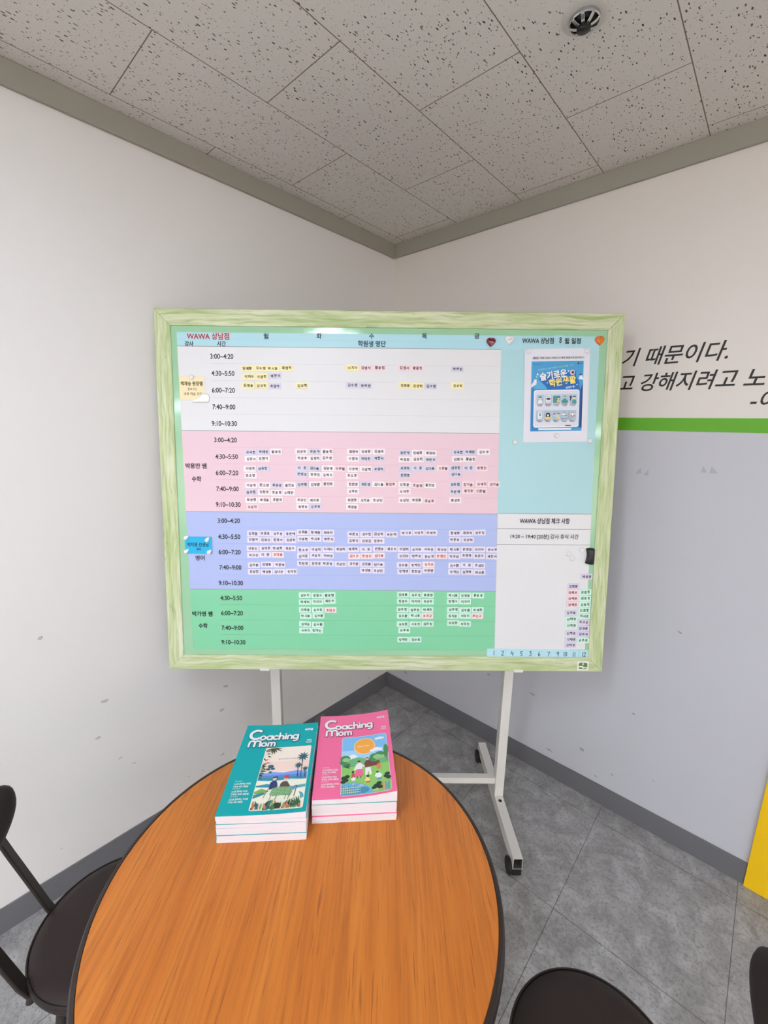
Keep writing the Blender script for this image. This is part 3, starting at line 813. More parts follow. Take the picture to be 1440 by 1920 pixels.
# emblem sticker on the lower rail
em_mb = MB(); E_ = Art(em_mb, z0=.00015, step=.00003, xf=T(.6815, -.5755, 0)); egr = flat('emblem_green', (92, 128, 72), .5); ewh = flat('sticker_white', (236, 238, 228), .5)
E_.rrect(-20, -17, 20, 17, 2.5, ewh); E_.rrect(-15, -12, 15, 11, 6, egr)
E_.poly([(-16, -3), (-8, 0), (-1, -1), (2, -4), (9, -5), (16, -6), (16, -9), (4, -9), (-4, -12), (-12, -13), (-16, -12)], ewh)
E_.disc(0, 6, 2.2, ewh, 4.6); E_.disc(-8, -8.5, 7, egr, 3.2); E_.text('Hi!GO', -8, 14, 4, flat('grey_ink', (120, 120, 120)), 13)
em_mb.build('emblem_sticker', board, S2B, recalc=False)

# ------------------------------------------------------------------ magnets, notes and tiles on the board
Z_S = -.0032         # face of the sheet
MC = dict(Y=(252, 242, 184), L=(222, 219, 238), P=(252, 224, 229), W=(251, 242, 246), V=(238, 232, 249), R=(253, 233, 234), G=(214, 250, 232))
MN = dict(Y='pale yellow', L='lavender', P='pink', W='white', V='pale lilac', R='pink red-lettered', G='mint green')
ORD = ['first', 'second', 'third', 'fourth', 'fifth', 'sixth', 'seventh', 'eighth', 'ninth', 'tenth']
mag_ink = flat('magnet_ink', (40, 34, 44), .6); mag_red = flat('magnet_red_ink', (178, 34, 50), .6)
def card(wd, ht, th, mt, bev=.0003):
    return MB().box(-wd/2, wd/2, -ht/2, ht/2, 0, th, mt, bev, seg=1)
def on_board(u_, v_, z_, rot=0.0): return BOARD @ T(u_/1000, v_/1000, z_) @ RZ(math.radians(rot))
MESH = {}
MAG_W, MAG_H = .0405, .0196
def magnet(u_, v_, c_, nm, rot, label, group):
    th = .0016 + .0006*rnd.random()
    mt = flat('magnet_'+c_, MC[c_], .5)
    mb = card(MAG_W, MAG_H, th, mt)
    a = Art(mb, z0=th+.00012)
    k = 0
    jx, jy = rnd.uniform(-1, 1.4), rnd.uniform(-.8, .8)
    chars = [q for q in nm if q != ' ']
    xs = (-10.5, 0, 10.5) if len(chars) == 3 else (-9, 9)
    for q, x_ in zip(chars, xs):
        a.text(q, x_+jx+rnd.uniform(-.6, .6), jy+rnd.uniform(-.7, .7), 10.2*rnd.uniform(.92, 1.08), mag_red if c_ == 'R' else mag_ink, bold=.035, rot=rnd.uniform(-.08, .08))
    o = mb.build('name_magnet', None, on_board(u_, v_, Z_S, rot + rnd.uniform(-.5, .5)), recalc=False)
    tag(o, label, 'magnet', group)
n_of = {}
for bnd, day, tm, row, items in MAGNETS:
    for i, (u_, v_, c_, nm, rot) in enumerate(items):
        if bnd == 'spare':
            if day == 'single': lb = 'lavender name magnet alone below the black clip at the right frame edge'
            else: lb = '%s name magnet, %s from top in the %s column of spares at lower right' % (MN[c_], ORD[i], day)
            gp = 'spare name magnets at the lower right'
        else:
            if len(items) > 1: pos = '%s from left in' % ORD[i]
            else: pos = 'alone in'
            lb = '%s name magnet, %s %s %s row, %s band' % (MN[c_], pos, day, tm + (' ' + row if row else ''), bnd)
            gp = 'name magnets on the %s band' % bnd
        magnet(u_, v_, c_, nm, rot, lb, gp)
# month number tiles: hand-drawn digits
tile_m = flat('tile_cyan', (188, 230, 242), .45); mark = flat('marker_blue', (20, 62, 84), .5)
DIG = {'1': [[(.2, .0), (.2, 1)]], '2': [[(0, .8), (.12, .97), (.35, 1), (.5, .82), (.42, .55), (0, .02), (.6, .04)]],
       '3': [[(.05, .95), (.5, .98), (.25, .62), (.5, .5), (.52, .2), (.3, .02), (0, .08)]],
       '4': [[(.12, 1), (.0, .45), (.6, .42)], [(.46, .85), (.44, 0)]], '5': [[(.08, .95), (.05, .55), (.35, .6), (.5, .35), (.38, .06), (0, .05)], [(.08, .95), (.55, 1)]],
       '6': [[(.35, 1), (.1, .6), (.03, .25), (.2, .02), (.45, .1), (.45, .38), (.2, .45), (.05, .3)]], '7': [[(0, .92), (.55, .96), (.25, 0)]],
       '9': [[(.5, .75), (.35, .98), (.1, .9), (.05, .65), (.25, .5), (.48, .7), (.5, .95), (.46, .4), (.4, 0)]],
       '0': [[(.25, 1), (.05, .7), (.05, .25), (.25, 0), (.48, .25), (.48, .7), (.25, 1)]],
       '8': [[(.42, .9), (.2, 1), (.05, .8), (.35, .5), (.45, .2), (.22, 0), (.03, .2), (.15, .5), (.42, .75), (.42, .9)]]}
def digits(a, s_, x, y, h, mt, wd):
    for q in s_:
        for st in DIG[q]: a.stroke([(x+p_[0]*h*.8, y+p_[1]*h) for p_ in st], wd, mt)
        x += h*(.38 if q == '1' else .62)
for u_, v_, s_ in NUMBERS:
    th = .0012+.0004*rnd.random()
    mb = card(.0318, .0300, th, tile_m); a = Art(mb, z0=th+.0001)
    digits(a, s_, 3 if len(s_) == 1 and s_ != '1' else (6 if s_ == '1' else -6), -9, 16, mark, 2.1)
    o = mb.build('number_tile', None, on_board(u_, v_, -.0039, rnd.uniform(-.4, .4)), recalc=False)
    tag(o, 'light blue magnet tile with handwritten %s in the bottom right row' % s_, 'number tile', 'number tiles along the bottom edge')
mb = card(.0305, .031, .0013, flat('tile_header', (176, 222, 232), .45)); a = Art(mb, z0=.0014)
digits(a, '8', 2.5, -8, 17, ink, 2.4)
tag(mb.build('number_tile', None, on_board(541.5, 512.3, Z_S, 1), recalc=False), 'light blue tile with handwritten 8 in the header above the poster', 'number tile')

# small round magnets, hearts, petals
pearl = flat('pearl_white', (238, 238, 240), .12, spec=.7, coat=.5)
def dot_profile(r): return [(0, 0), (r, 0), (r*1.02, r*.25), (r*.92, r*.62), (r*.72, r*.78), (r*.55, r*.70), (r*.3, r*.82), (0, r*.86)]
dots = [(446.6, 478, -.0017, 'upper left corner of the blue poster sheet'), (634, 480, -.0017, 'upper right corner of the blue poster sheet'), (550, 211.5, -.0017, 'bottom margin of the poster, under the blue print'),
        (660.5, 194.5, Z_S, 'cyan column at the lower right poster corner'), (414.7, 188, Z_S, 'cyan column left of the lower poster corner'), (611.5, -182.5, Z_S, 'white panel, upper one of a touching pair'),
        (624, -198, Z_S, 'white panel, lower one of a touching pair'), (655.7, -168.5, Z_S, 'white panel, just left of the black clip'), (-636, 385.5, -.0018, 'top edge of the yellow paper note')]
for u_, v_, z_, wh in dots:
    tag(MB().lathe(dot_profile(.0082), pearl, 28).build('round_magnet', None, on_board(u_, v_, z_)), 'small round white magnet on the ' + wh, 'magnet', 'small round white magnets')
def dome(outline, h, mt, name, u_, v_, z_, rot, lb, cat, n=5, extra=None, grp=None):
    mb = MB(); vs = []; fs = []; k = len(outline)
    for j in range(n+1):
        t = j/n; sc = 1-0.86*(1-math.sqrt(max(0, 1-t*t))) if j < n else .12
        z = h*(0.35 + .65*math.sin(t*math.pi/2)) if j else 0
        if j == 0: sc = 1
        vs += [(a*sc, b*sc, z) for a, b in outline]
    for j in range(n):
        for i in range(k):
            q = (i+1) % k; fs.append([j*k+i, j*k+q, (j+1)*k+q, (j+1)*k+i])
    fs.append([n*k+i for i in range(k)]); fs.append(list(range(k))[::-1])
    mb.raw(vs, fs, mt, True)
    if extra: extra(mb)
    o = mb.build(name, None, on_board(u_, v_, z_, rot), recalc=False)
    return tag(o, lb, cat, grp)
def heart(s_):
    pts = []
    for i in range(40):
        t = 2*math.pi*i/40
        x_ = math.sin(t); y_ = math.cos(t)
        pts.append((s_*15*math.copysign(abs(x_)**1.55, x_), s_*(14*y_ + 3.2*abs(x_)**.8*2 - 2.2 - 2.2*math.exp(-(x_/.22)**2)*(y_ > 0))))
    return pts[::-1]
def heart_mark(mt, pts, wd):
    def f(mb):
        a = Art(mb, z0=.0077); a.stroke(pts, wd, mt)
    return f
cream = flat('heart_script', (232, 214, 214), .4)
dome(heart(.00098), .0075, flat('heart_dark_red', (112, 16, 40), .18, coat=.4), 'heart_magnet', 324.5, 504.5, Z_S, -2, 'dark red heart-shaped magnet in the header near the Friday column', 'magnet', extra=heart_mark(cream, [(-6, -1), (-3, 0), (-1, -2), (2, 0), (6, -3)], 1.3), grp='heart magnets')
dome(heart(.00098), .0075, flat('heart_white', (238, 238, 238), .18, coat=.4), 'heart_magnet', 383, 511.5, Z_S, -2, 'white heart-shaped magnet between the red one and the poster heading', 'magnet', extra=heart_mark(flat('heart_mark_grey', (110, 110, 116), .4), [(-7, 0), (-3, 0), (0, 1), (3, 1.5), (7, 4)], 1.2), grp='heart magnets')
dome(heart(.00100), .0075, flat('heart_orange', (230, 116, 34), .22, coat=.4), 'heart_magnet', 673, 513, -.0038, 4, 'orange heart-shaped magnet at the upper right corner of the panel', 'magnet', grp='heart magnets')
def petal(s_):
    L = []
    for i in range(28):
        t = 2*math.pi*i/28
        r = 1.0 + .75*max(0, math.cos(t))**7
        L.append((s_*r*math.cos(t), s_*r*math.sin(t)*.95))
    return L
for u_, v_, rot, wh in ((-675, -137.5, 38, 'upper left'), (-604.5, -145, 52, 'upper right'), (-676, -184, 40, 'lower left'), (-599.5, -186, 45, 'lower right')):
    dome(petal(.0072), .006, pearl, 'petal_magnet', u_, v_, -.0015, rot, 'white drop-shaped magnet at the %s corner of the blue note' % wh, 'magnet', grp='drop magnets on the blue note')
# yellow and blue paper notes
yn = MB().box(-.040, .040, -.0375, .0375, 0, .0006, flat('note_yellow', (250, 234, 190), .6), .0002, seg=1); a = Art(yn, z0=.0007)
br = flat('note_brown_ink', (62, 48, 20), .6)
a.text('백재승 원장쌤', 0, 14.5, 14.5, br, 70, bold=.03); a.text('공부구도', 1, -3, 10, br, 30, bold=.01); a.text('과목 학습 관리', 2, -18, 10.5, br, 58, bold=.01)
tag(yn.build('paper_note', None, on_board(-636.8, 351.2, -.0026, .6), recalc=False), 'yellow paper note with three printed lines on the white band', 'note')
bn = MB().box(-.0452, .0452, -.029, .029, 0, .0008, flat('note_blue', (24, 184, 232), .55), .0002, seg=1); a = Art(bn, z0=.0009)
dk = flat('note_navy_ink', (12, 40, 72), .6)
a.text('박지영 선생님', -2, 2, 15, dk, 70, bold=.03); a.text('영어', 0, -13.5, 9.5, dk, 15, bold=.03)
tag(bn.build('paper_note', None, on_board(-634, -162.5, -.0026, -.2), recalc=False), 'bright blue paper note held by four drop magnets on the blue band', 'note')
cloud = [(-.030, -.009), (.018, -.0115), (.026, -.008), (.028, .002), (.0265, .011), (.019, .0165), (.009, .0175), (-.002, .013), (-.004, .007), (-.010, .002), (-.024, -.002), (-.031, -.006)]
dome(cloud, .006, flat('gloss_white', (248, 248, 248), .15, coat=.4), 'cloud_magnet', -608, 317, -.0018, 3, 'glossy white cloud-shaped magnet at the lower corner of the yellow note', 'magnet')
er = []
for i in range(9): t = i/8; er.append((-.0145+.0045*math.sin(math.pi*t), .024-.048*t))
er = er + [(-.013, -.026), (-.004, -.029), (.009, -.030), (.013, -.027), (.0135, -.01), (.0135, .012), (.013, .024), (.009, .027), (-.002, .0275), (-.011, .0265)]
dome(er, .013, flat('black_plastic', (24, 28, 32), .3), 'board_clip', 683, -188.5, -.0036, -1, 'black magnetic clip with a waisted side at the right frame edge', 'magnet clip', n=6)

# ------------------------------------------------------------------ poster on the board
po = MB().box(-.105, .105, -.1485, .1485, 0, .0004, flat('poster_paper', (234, 234, 244), .55)); P = Art(po, z0=.00048)
pb = flat('poster_blue', (72, 164, 218), .5); pd_ = flat('poster_deep_blue', (22, 112, 196), .5); pn = flat('poster_navy', (18, 72, 140), .5)
pw = flat('poster_white', (244, 246, 250), .5); pp = flat('poster_panel', (226, 230, 244), .5); pt = flat('poster_tile', (176, 204, 222), .5); py_ = flat('poster_yellow', (248, 232, 120), .5)
teal = flat('poster_teal', (74, 150, 152), .5); hair = flat('poster_hair', (28, 34, 50), .5); skin = flat('poster_skin', (246, 228, 214), .5); tan = flat('poster_tan', (232, 208, 140), .5); orange = flat('poster_orange', (222, 112, 60), .5)
grey = flat('poster_grey', (110, 116, 128), .5); lgreen = flat('poster_green', (178, 222, 150), .5)
P.rect(-80, 115, 88, 124, flat('poster_strip', (216, 216, 226), .5)); P.rect(-80, 115, -58, 124, flat('poster_strip_dark', (196, 196, 208), .5))
P.text('출입구', -69, 119.5, 6.4, ink, 15, bold=.02); P.text('학원·교습소 코로나19 예방 행동수칙 준수하기', 14, 119.5, 6.4, ink, 138, bold=.02)
P.rect(-82.5, -113, 85.5, 109, pb)
P.poly([(-82.5, 25), (-66, 32), (-30, 20), (-8, 20), (-8, 20), (85.5, 20), (85.5, -104), (-82.5, -113)], flat('poster_mid_blue', (40, 136, 204), .5))
P.poly([(-58, 52), (-50, 56), (62, 78), (62, 62), (72, 44), (76, 20), (-30, 20), (-34, 30)], pd_)
P.poly([(78, 20), (85.5, 40), (85.5, -104), (78, -100)], pn)
P.poly([(-30, 20), (-58, 52), (-72, 30), (-76, 22)], flat('poster_light_blue', (88, 178, 226), .5))
P.rrect(-73, -101, 75, 19, 7, pw); P.rrect(-70, -97, 73, 16, 4, pp)
P.rect(-56, -109, 52, -103, pw)
r8 = math.radians(8)
P.text('안전하고 슬기로운', -30, 86, 6.2, flat('poster_pale', (190, 226, 246), .5), 62, rot=r8); P.text('학원 생활 수칙', 28, 94, 6.2, lgreen, 50, rot=r8)
P.text('슬기로운', -10, 65, 27, pn, 90, bold=.06, rot=r8); P.text('슬기로운', -11.5, 66, 27, pw, 88, bold=.035, rot=r8)
P.text('학원생활', 20, 44.5, 26, pn, 90, bold=.06, rot=r8); P.text('학원생활', 18.5, 45.5, 26, py_, 88, bold=.035, rot=r8)
P.text('-운영자 편-', 44, 27, 7, pw, 32, bold=.03, rot=r8)
P.text('교육 안내', -66, 100, 4, pn, 22); P.disc(68, 101.5, 2.6, ink, 2.2); P.text('교육부', 77, 101.5, 4, ink, 12)
P.disc(50, 73, 8, flat('poster_pink', (238, 206, 216), .5)); P.disc(51, 73.5, 4.2, hair)
for x_, y_, s_ in ((-62, 68, 5), (-66, 60, 3), (37, 78, 3.5), (-31, 41, 3), (66, 35, 3.5)):
    P.poly([(x_-s_, y_), (x_-s_*.25, y_+s_*.25), (x_, y_+s_*1.2), (x_+s_*.25, y_+s_*.25), (x_+s_, y_), (x_+s_*.25, y_-s_*.25), (x_, y_-s_*1.2), (x_-s_*.25, y_-s_*.25)], pw)
P.poly([(-82, 26), (-82, 36), (-76, 44), (-73, 52), (-66, 53), (-65, 44), (-67, 35), (-73, 33)], pw)
P.poly([(70, 54), (74, 62), (79, 66), (85, 55), (85, 50), (74, 51)], pw); P.poly([(72, 68), (79, 69), (80, 64), (74, 64)], pn)
for r_ in range(2):
    for c_ in range(5):
        x_ = -52.5+26.6*c_-(.8 if r_ else 0); y_ = -10.5-50.5*r_
        P.rect(x_-11.5, y_-14, x_+11.5, y_+14, pt)
        k = r_*5+c_
        def man(x, y, s, hm, bm): 
            P.poly([(x-7*s, y-13*s), (x-6*s, y-5*s), (x-2*s, y-2*s), (x+2*s, y-2*s), (x+6*s, y-5*s), (x+7*s, y-13*s)], bm)
            P.disc(x, y+3*s, 4.2*s, skin); P.poly([(x-4.6*s, y+3*s), (x-4*s, y+7*s), (x, y+9*s), (x+4*s, y+7*s), (x+4.6*s, y+3*s), (x+2*s, y+5*s), (x-2*s, y+5*s)], hm)
        if k == 0: man(x_, y_, 1.0, hair, pw); P.rect(x_+4, y_-2, x_+8, y_-.5, grey)
        elif k == 1: P.rect(x_-8, y_-11, x_+8, y_+12, pw); P.rect(x_-6, y_-2, x_+6, y_+4, hair); P.rect(x_-6, y_+8, x_+6, y_+9.5, grey); P.rect(x_-6, y_-8, x_+6, y_-6.5, pt)
        elif k == 2: P.rect(x_-11.5, y_-12, x_+11.5, y_+10, teal); man(x_+6, y_, .8, hair, tan)
        elif k == 3: P.disc(x_, y_-8, 11, teal, 6); man(x_, y_+3, .7, hair, teal)
        elif k == 4: man(x_+4, y_, 1.1, hair, teal); P.rect(x_-10, y_-6, x_-7, y_+8, hair); P.disc(x_-7.5, y_+6, 3.5, hair)
        elif k == 5: P.rect(x_-6, y_-12, x_+7, y_+11, pw); P.rect(x_-4, y_+5, x_+5, y_+7, grey); P.rect(x_-1.5, y_-3, x_+3, y_+3, grey); P.rect(x_-2, y_-8, x_+3, y_-6.5, grey)
        elif k == 6: P.disc(x_, y_-1, 7.5, hair, 8.5); man(x_, y_-3, .95, hair, tan); P.disc(x_-8, y_-10, 3, tan); P.disc(x_+8, y_-10, 3, tan)
        elif k == 7: man(x_-6, y_-2, .75, hair, pt); P.rect(x_-2, y_-6, x_+1, y_+1, pw); man(x_+7, y_-2, .8, hair, tan)
        elif k == 8: P.disc(x_-4, y_, 7, pw, 3); P.rect(x_-10, y_-4, x_+10, y_-2.5, grey); P.rect(x_-4, y_+9, x_+4, y_+10, grey); P.rect(x_-11, y_-13, x_+11, y_-11.5, grey)
        else: P.disc(x_, y_, 8, pw, 7); P.poly([(x_-8, y_-6), (x_-2, y_-5), (x_-5, y_+3)], orange); P.poly([(x_+8, y_-6), (x_+2, y_-5), (x_+4, y_+3)], orange); P.poly([(x_-3, y_-8), (x_+3, y_-8), (x_, y_-3)], grey); P.stroke([(x_-6, y_+4), (x_, y_+8), (x_+6, y_+4)], 1.4, grey)
        cap = ['마스크 착용하기', '발열 확인하기', '수업 전후 환기', '거리 두고 앉기', '손 소독 자주', '출입 명부 작성', '기침 예절 지키기', '대화 줄이기', '책상 닦기', '음식 안 먹기'][k]
        P.text(cap, x_, y_-17.2, 4.0, ink, 20, bold=.02); P.text('꼭 지켜요', x_, y_-21.6, 3.8, ink, 13, bold=.02)
P.rect(30, -97, 48, -94.5, ink)
tag(po.build('poster', None, on_board(542.7, 338.8, -.0024, 1.3), recalc=False), 'white sheet with a blue printed hygiene poster in the cyan right column', 'poster')

# ------------------------------------------------------------------ lettering on the right wall
wq = thing('wall_quote', 'black slanted lettering on the right wall above the green stripe', 'wall lettering', T(1.10, 0, 1.66))
blk = flat('vinyl_black', (18, 18, 20), .5)
WXF = Matrix(((1, 0, 0, 0), (0, 0, -1, 0), (0, 1, 0, 0), (0, 0, 0, 1)))   # art (a, b, out) -> (x, -out, z)
def wall_line(body, x, z, em, xs, name='text_line'):
    mb = MB(); a = Art(mb, z0=.0006, xf=WXF)
    a.text(body, 0, 0, em, blk, align='L', bold=.012, shear=.24, xs=xs)
    return mb.build(name, wq, T(x-1.10, 0, z-1.66), recalc=False)
k1 = .302/(text_width('기 때문이다.', .012, .24)*.0655); k2 = .408/(text_width('고 강해지려고 노', .012, .24)*.0655)
wall_line('기 때문이다.', 1.100, 1.8155, 65.5, k1); wall_line('고 강해지려고 노력', 1.094, 1.7285, 65.5, k2); wall_line('-이', 1.476, 1.663, 62, k2)

# ------------------------------------------------------------------ ceiling sprinkler
sp = thing('ceiling_sprinkler', 'round chrome ceiling sprinkler with a black centre in a pale ring', 'ceiling sprinkler', T(1.1135, -.6605, CEIL))
MB().lathe([(0, -.0002), (.047, -.0002), (.047, -.002), (.044, -.004), (.031, -.004), (.030, -.002), (0, -.002)], flat('escutcheon', (206, 202, 194), .45), 48).build('ring_plate', sp)
chrome = flat('chrome', (205, 205, 205), .18, metal=1.0); dkm = flat('dark_hole', (22, 20, 20), .5)
MB().lathe([(0, -.0022), (.029, -.0022), (.029, -.004), (.018, -.013), (0, -.013)], dkm, 32).build('cup', sp)
MB().lathe([(.0285, -.0022), (.0315, -.0022), (.0315, -.010), (.0295, -.012), (.0285, -.0105)], chrome, 40).build('collar', sp)
for i in range(8):
    t = 2*math.pi*i/8+.2; c_, s_ = math.cos(t), math.sin(t)
    MB().sweep([(c_*.030, s_*.030, -.009), (c_*.0275, s_*.0275, -.0125), (c_*.020, s_*.020, -.0165), (c_*.0125, s_*.0125, -.0185)], .0034, .0012, (-s_, c_, 0), chrome).build('arm', sp)
MB().lathe([(0, -.0245), (.0125, -.0245), (.0145, -.0230), (.0145, -.0195), (.0125, -.0182), (0, -.0182)], flat('sprinkler_black', (20, 20, 19), .25), 32).build('deflector', sp)

# faint sticker residue on the grey half of the right wall
res = flat('residue_grey', (184, 184, 190), .6)
for nm_, tris in (('the mark nearer the notice board', [[(1.189, 1.408), (1.204, 1.431), (1.210, 1.410)], [(1.215, 1.406), (1.230, 1.427), (1.232, 1.404)]]),
                  ('the mark further right', [[(1.382, 1.429), (1.385, 1.452), (1.399, 1.431)], [(1.405, 1.428), (1.408, 1.452), (1.429, 1.430)]])):
    mb = MB()
    for tr in tris: mb.raw([(a_, -.0004, b_) for a_, b_ in tr] + [(a_, -.0001, b_) for a_, b_ in tr], [[0, 1, 2], [3, 5, 4], [0, 3, 4, 1], [1, 4, 5, 2], [2, 5, 3, 0]], res)
    tag(mb.build('sticker_residue', None), 'faint grey sticker residue under the green stripe, ' + nm_, 'residue mark', 'sticker residue on the right wall')

# small grey box at the foot of the left wall
jb = MB().box(.0055, .028, -.565, -.505, .03, .085, flat('box_grey', (118, 116, 118), .5), .003)
tag(jb.build('socket_box', None), 'small grey box low on the left wall behind the magazine stacks', 'socket box')

# ------------------------------------------------------------------ magazines
PW, PH = 184.0, 268.0
c_teal = flat('cover_teal', (2, 170, 172), .4, spec=.3); c_pink = flat('cover_pink', (250, 116, 160), .4, spec=.3)
white = flat('print_white', (246, 246, 246), .35); paper = flat('page_edges', (232, 230, 236), .7)
F = lambda n_, c_: flat('print_'+n_, c_, .35)
def title(a, edge):
    L = []     # strokes in mm: "Coaching" over "Mom"
    def arc(cx, cy, r, t0, t1, n=16, ry=None):
        ry = r if ry is None else ry
        return [(cx+r*math.cos(math.radians(t0+(t1-t0)*i/n)), cy+ry*math.sin(math.radians(t0+(t1-t0)*i/n))) for i in range(n+1)]
    big, sm = [], []
    big.append(arc(32, 232, 15, 55, 305, 22))
    b = 214; r = 6.3; cy = b+r
    x = 50
    sm.append(arc(x, cy, r, 0, 360, 20)); x += 16.4
    sm.append(arc(x, cy, r, 0, 360, 20)); sm.append([(x+r, cy+r), (x+r, b)]); x += 16
    sm.append(arc(x, cy, r, 50, 310)); x += 11.2
    sm.append([(x-2.5, b+22), (x-2.5, b)]); sm.append(arc(x+2.6, cy+1, 5.1, 180, 0, 10)); sm.append([(x+7.7, cy+1), (x+7.7, b)]); x += 13
    sm.append([(x, b), (x, b+12)]); sm.append([(x, b+17.6), (x, b+18.2)]); x += 5.4
    sm.append([(x, b), (x, b+11.6)]); sm.append(arc(x+5.1, cy+1, 5.1, 180, 0, 10)); sm.append([(x+10.2, cy+1), (x+10.2, b)]); x += 20.2
    sm.append(arc(x-.6, cy, r, 0, 360, 20)); sm.append([(x-.6+r, cy+r)] + arc(x-.6, b-1.5, r, 0, -120, 10))
    b2 = 191; 
    mm = [[(20, b2), (20, b2+13)], arc(26.8, b2+12, 6.8, 180, 0, 12), [(33.6, b2+12), (33.6, b2)], arc(40.4, b2+12, 6.8, 180, 0, 12), [(47.2, b2+12), (47.2, b2)]]
    r2 = 5.8; sm2 = [arc(57, b2+r2, r2, 0, 360, 18)]
    q = 67.5; sm2 += [[(q, b2), (q, b2+11)], arc(q+4, b2+8, 4, 180, 0, 8), [(q+8, b2+8), (q+8, b2)], arc(q+12, b2+8, 4, 180, 0, 8), [(q+16, b2+8), (q+16, b2)]]
    for g_, wd in ((big, 8.5), (sm, 5.6), (mm, 6.2), (sm2, 5.2)):
        for st in g_: a.stroke([(p_[0]+.6, p_[1]-.9) for p_ in st], wd+3.0, edge)
    for g_, wd in ((big, 7.4), (sm, 4.6), (mm, 5.2), (sm2, 4.3)):
        for st in g_: a.stroke(st, wd, white)
def small_print(a):
    a.text('부모학습', 163, 243, 8.5, white, 21, bold=.05)
    a.text('2022', 168, 204, 7, white, 12, bold=.03); a.text('Vol.8', 167, 197, 6, white, 14, bold=.02)
    for y_, ws in ((80, (26, 36, 32)), (60, (22, 34, 38)), (40, (26, 40, 30))):
        lines = ['코칭 이야기', '스스로 공부하는 아이로', '키우는 부모 대화법']
        for i, (wd, s_) in enumerate(zip(ws, lines)):
            a.text(s_, 17, y_+6-7*i, 5.6 if i else 3.8, white, wd if i else 16, align='L', bold=.03 if i else 0)
def picture_teal(a):
    X0, Xa, Y0, Ya = 66, 175, 10, 184
    cream = F('cream', (250, 236, 220)); a.rrect(X0-1, Y0-1, Xa+1, Ya+1, 4, cream)
    a.rect(X0, 110, Xa, 140, F('peach', (250, 222, 208))); a.rect(X0, 92, Xa, 106, F('sea_blue', (96, 140, 220)))
    a.poly([(X0, 104), (95, 109), (120, 106), (150, 110), (Xa, 105), (Xa, 100), (X0, 99)], F('sea_light', (128, 164, 232)))
    a.rect(X0, 84, Xa, 93, F('sea_teal', (44, 148, 168))); a.poly([(X0, 86), (100, 83), (140, 87), (Xa, 83), (Xa, 80), (X0, 81)], F('foam', (220, 240, 232)))
    a.rect(X0, Y0, Xa, 82, F('sand', (246, 244, 222)))
    a.poly([(X0, 72), (90, 76), (110, 71), (95, 66), (X0, 68)], F('sea_teal', (44, 148, 168))); a.poly([(140, 66), (Xa, 70), (Xa, 62), (150, 60)], F('sea_teal2', (90, 168, 180)))
    a.poly([(X0, 56), (80, 64), (98, 56), (88, 52), (X0, 50)], F('leaf_green', (124, 176, 92))); a.poly([(X0, 48), (84, 54), (92, 50), (80, 44), (X0, 38)], F('pool_teal', (60, 140, 150)))
    a.poly([(92, 10), (94, 22), (102, 32), (112, 34), (106, 22), (104, 10)], F('pool_teal', (60, 140, 150))); a.poly([(162, 52), (172, 46), (Xa, 36), (168, 32), (166, 42)], F('sea_teal2', (90, 168, 180)))
    dg, mg, lg = F('deep_green', (34, 62, 46)), F('mid_green', (66, 118, 72)), F('light_green', (140, 178, 96))
    olive = F('olive', (92, 88, 40)); bk = F('dark', (30, 40, 48)); ptl = F('palm_teal', (36, 98, 108))
    for i, t in enumerate((200, 225, 245, 262, 280, 300, 330, 350)): a.leaf(86, 183, 24-(i % 3)*3, 1.8, math.radians(t), olive if i % 2 else dg)
    for i in range(9): a.leaf(67+(i % 3)*4, 172-7*i, 10, 1.6, math.radians(20-25*(i % 4)), F('red_leaf', (212, 96, 84)) if i in (4, 5) else dg)
    for i in range(7): a.leaf(66, 128-5*i, 15-(i % 3)*2, 2.4, math.radians(35-14*i), dg if i % 2 else mg)
    for x_, y_, r_ in ((88, 125, 7), (94, 118, 5), (84, 117, 5), (90, 108, 4)): a.disc(x_, y_, r_, ptl, r_*.7)
    for x_, y0, y1, r_ in ((160, 88, 150, 15), (152, 92, 124, 10), (169, 90, 112, 8)):
        a.stroke([(x_+2-(y1-y0)*.02, y0), (x_, y1)], 1.5, bk)
        for k in range(10): a.leaf(x_, y1, r_, r_*.13, math.radians(36*k+12), ptl)
    sk = F('skin', (240, 198, 176))
    a.poly([(96, 60), (96, 78), (102, 84), (108, 84), (112, 76), (114, 66), (106, 62)], F('navy_coat', (38, 58, 110))); a.disc(104, 88, 4, sk, 4.8); a.poly([(99, 89), (101, 94), (109, 95), (111, 92), (104, 91)], bk)
    a.poly([(118, 60), (119, 74), (124, 80), (133, 80), (138, 72), (142, 66), (134, 62)], F('brown_dress', (92, 70, 66))); a.disc(129, 87, 4.4, sk, 5); a.disc(130, 92, 6.5, F('red_hair', (206, 62, 70)), 4.2)
    tg = F('table_green', (122, 172, 118)); a.poly([(100, 46), (104, 63), (120, 66), (144, 64), (148, 50), (144, 42), (124, 44), (108, 42)], tg)
    for i in range(14): a.disc(105+(i*29 % 38), 47+(i*17 % 15), .9, F('dot', (206, 224, 190)), n=8)
    for x_ in (104, 116, 136, 143): a.stroke([(x_, 44), (x_-2, 33)], 1.1, bk)
    a.stroke([(95, 62), (88, 38)], 1.2, bk); a.stroke([(148, 62), (156, 66), (153, 40)], 1.4, bk); a.poly([(142, 62), (154, 68), (156, 60), (148, 54)], F('chair_blue', (110, 150, 184)))
    for i in range(22):
        x_ = 68+i*4.9; a.leaf(x_, 10, 17+(i*7 % 14), 2.7, math.radians(62+(i*37 % 60)), (dg, mg, lg, F('rust', (206, 126, 82)), ptl)[i*3 % 5])
    for k in range(7): a.leaf(166, 16, 24, 1.8, math.radians(95+15*k), dg if k % 2 else mg)
    a.disc(121, 18, 9, dg, 7); a.disc(112, 14, 5, mg, 6); a.disc(137, 16, 4, F('rust', (206, 126, 82)), 3)
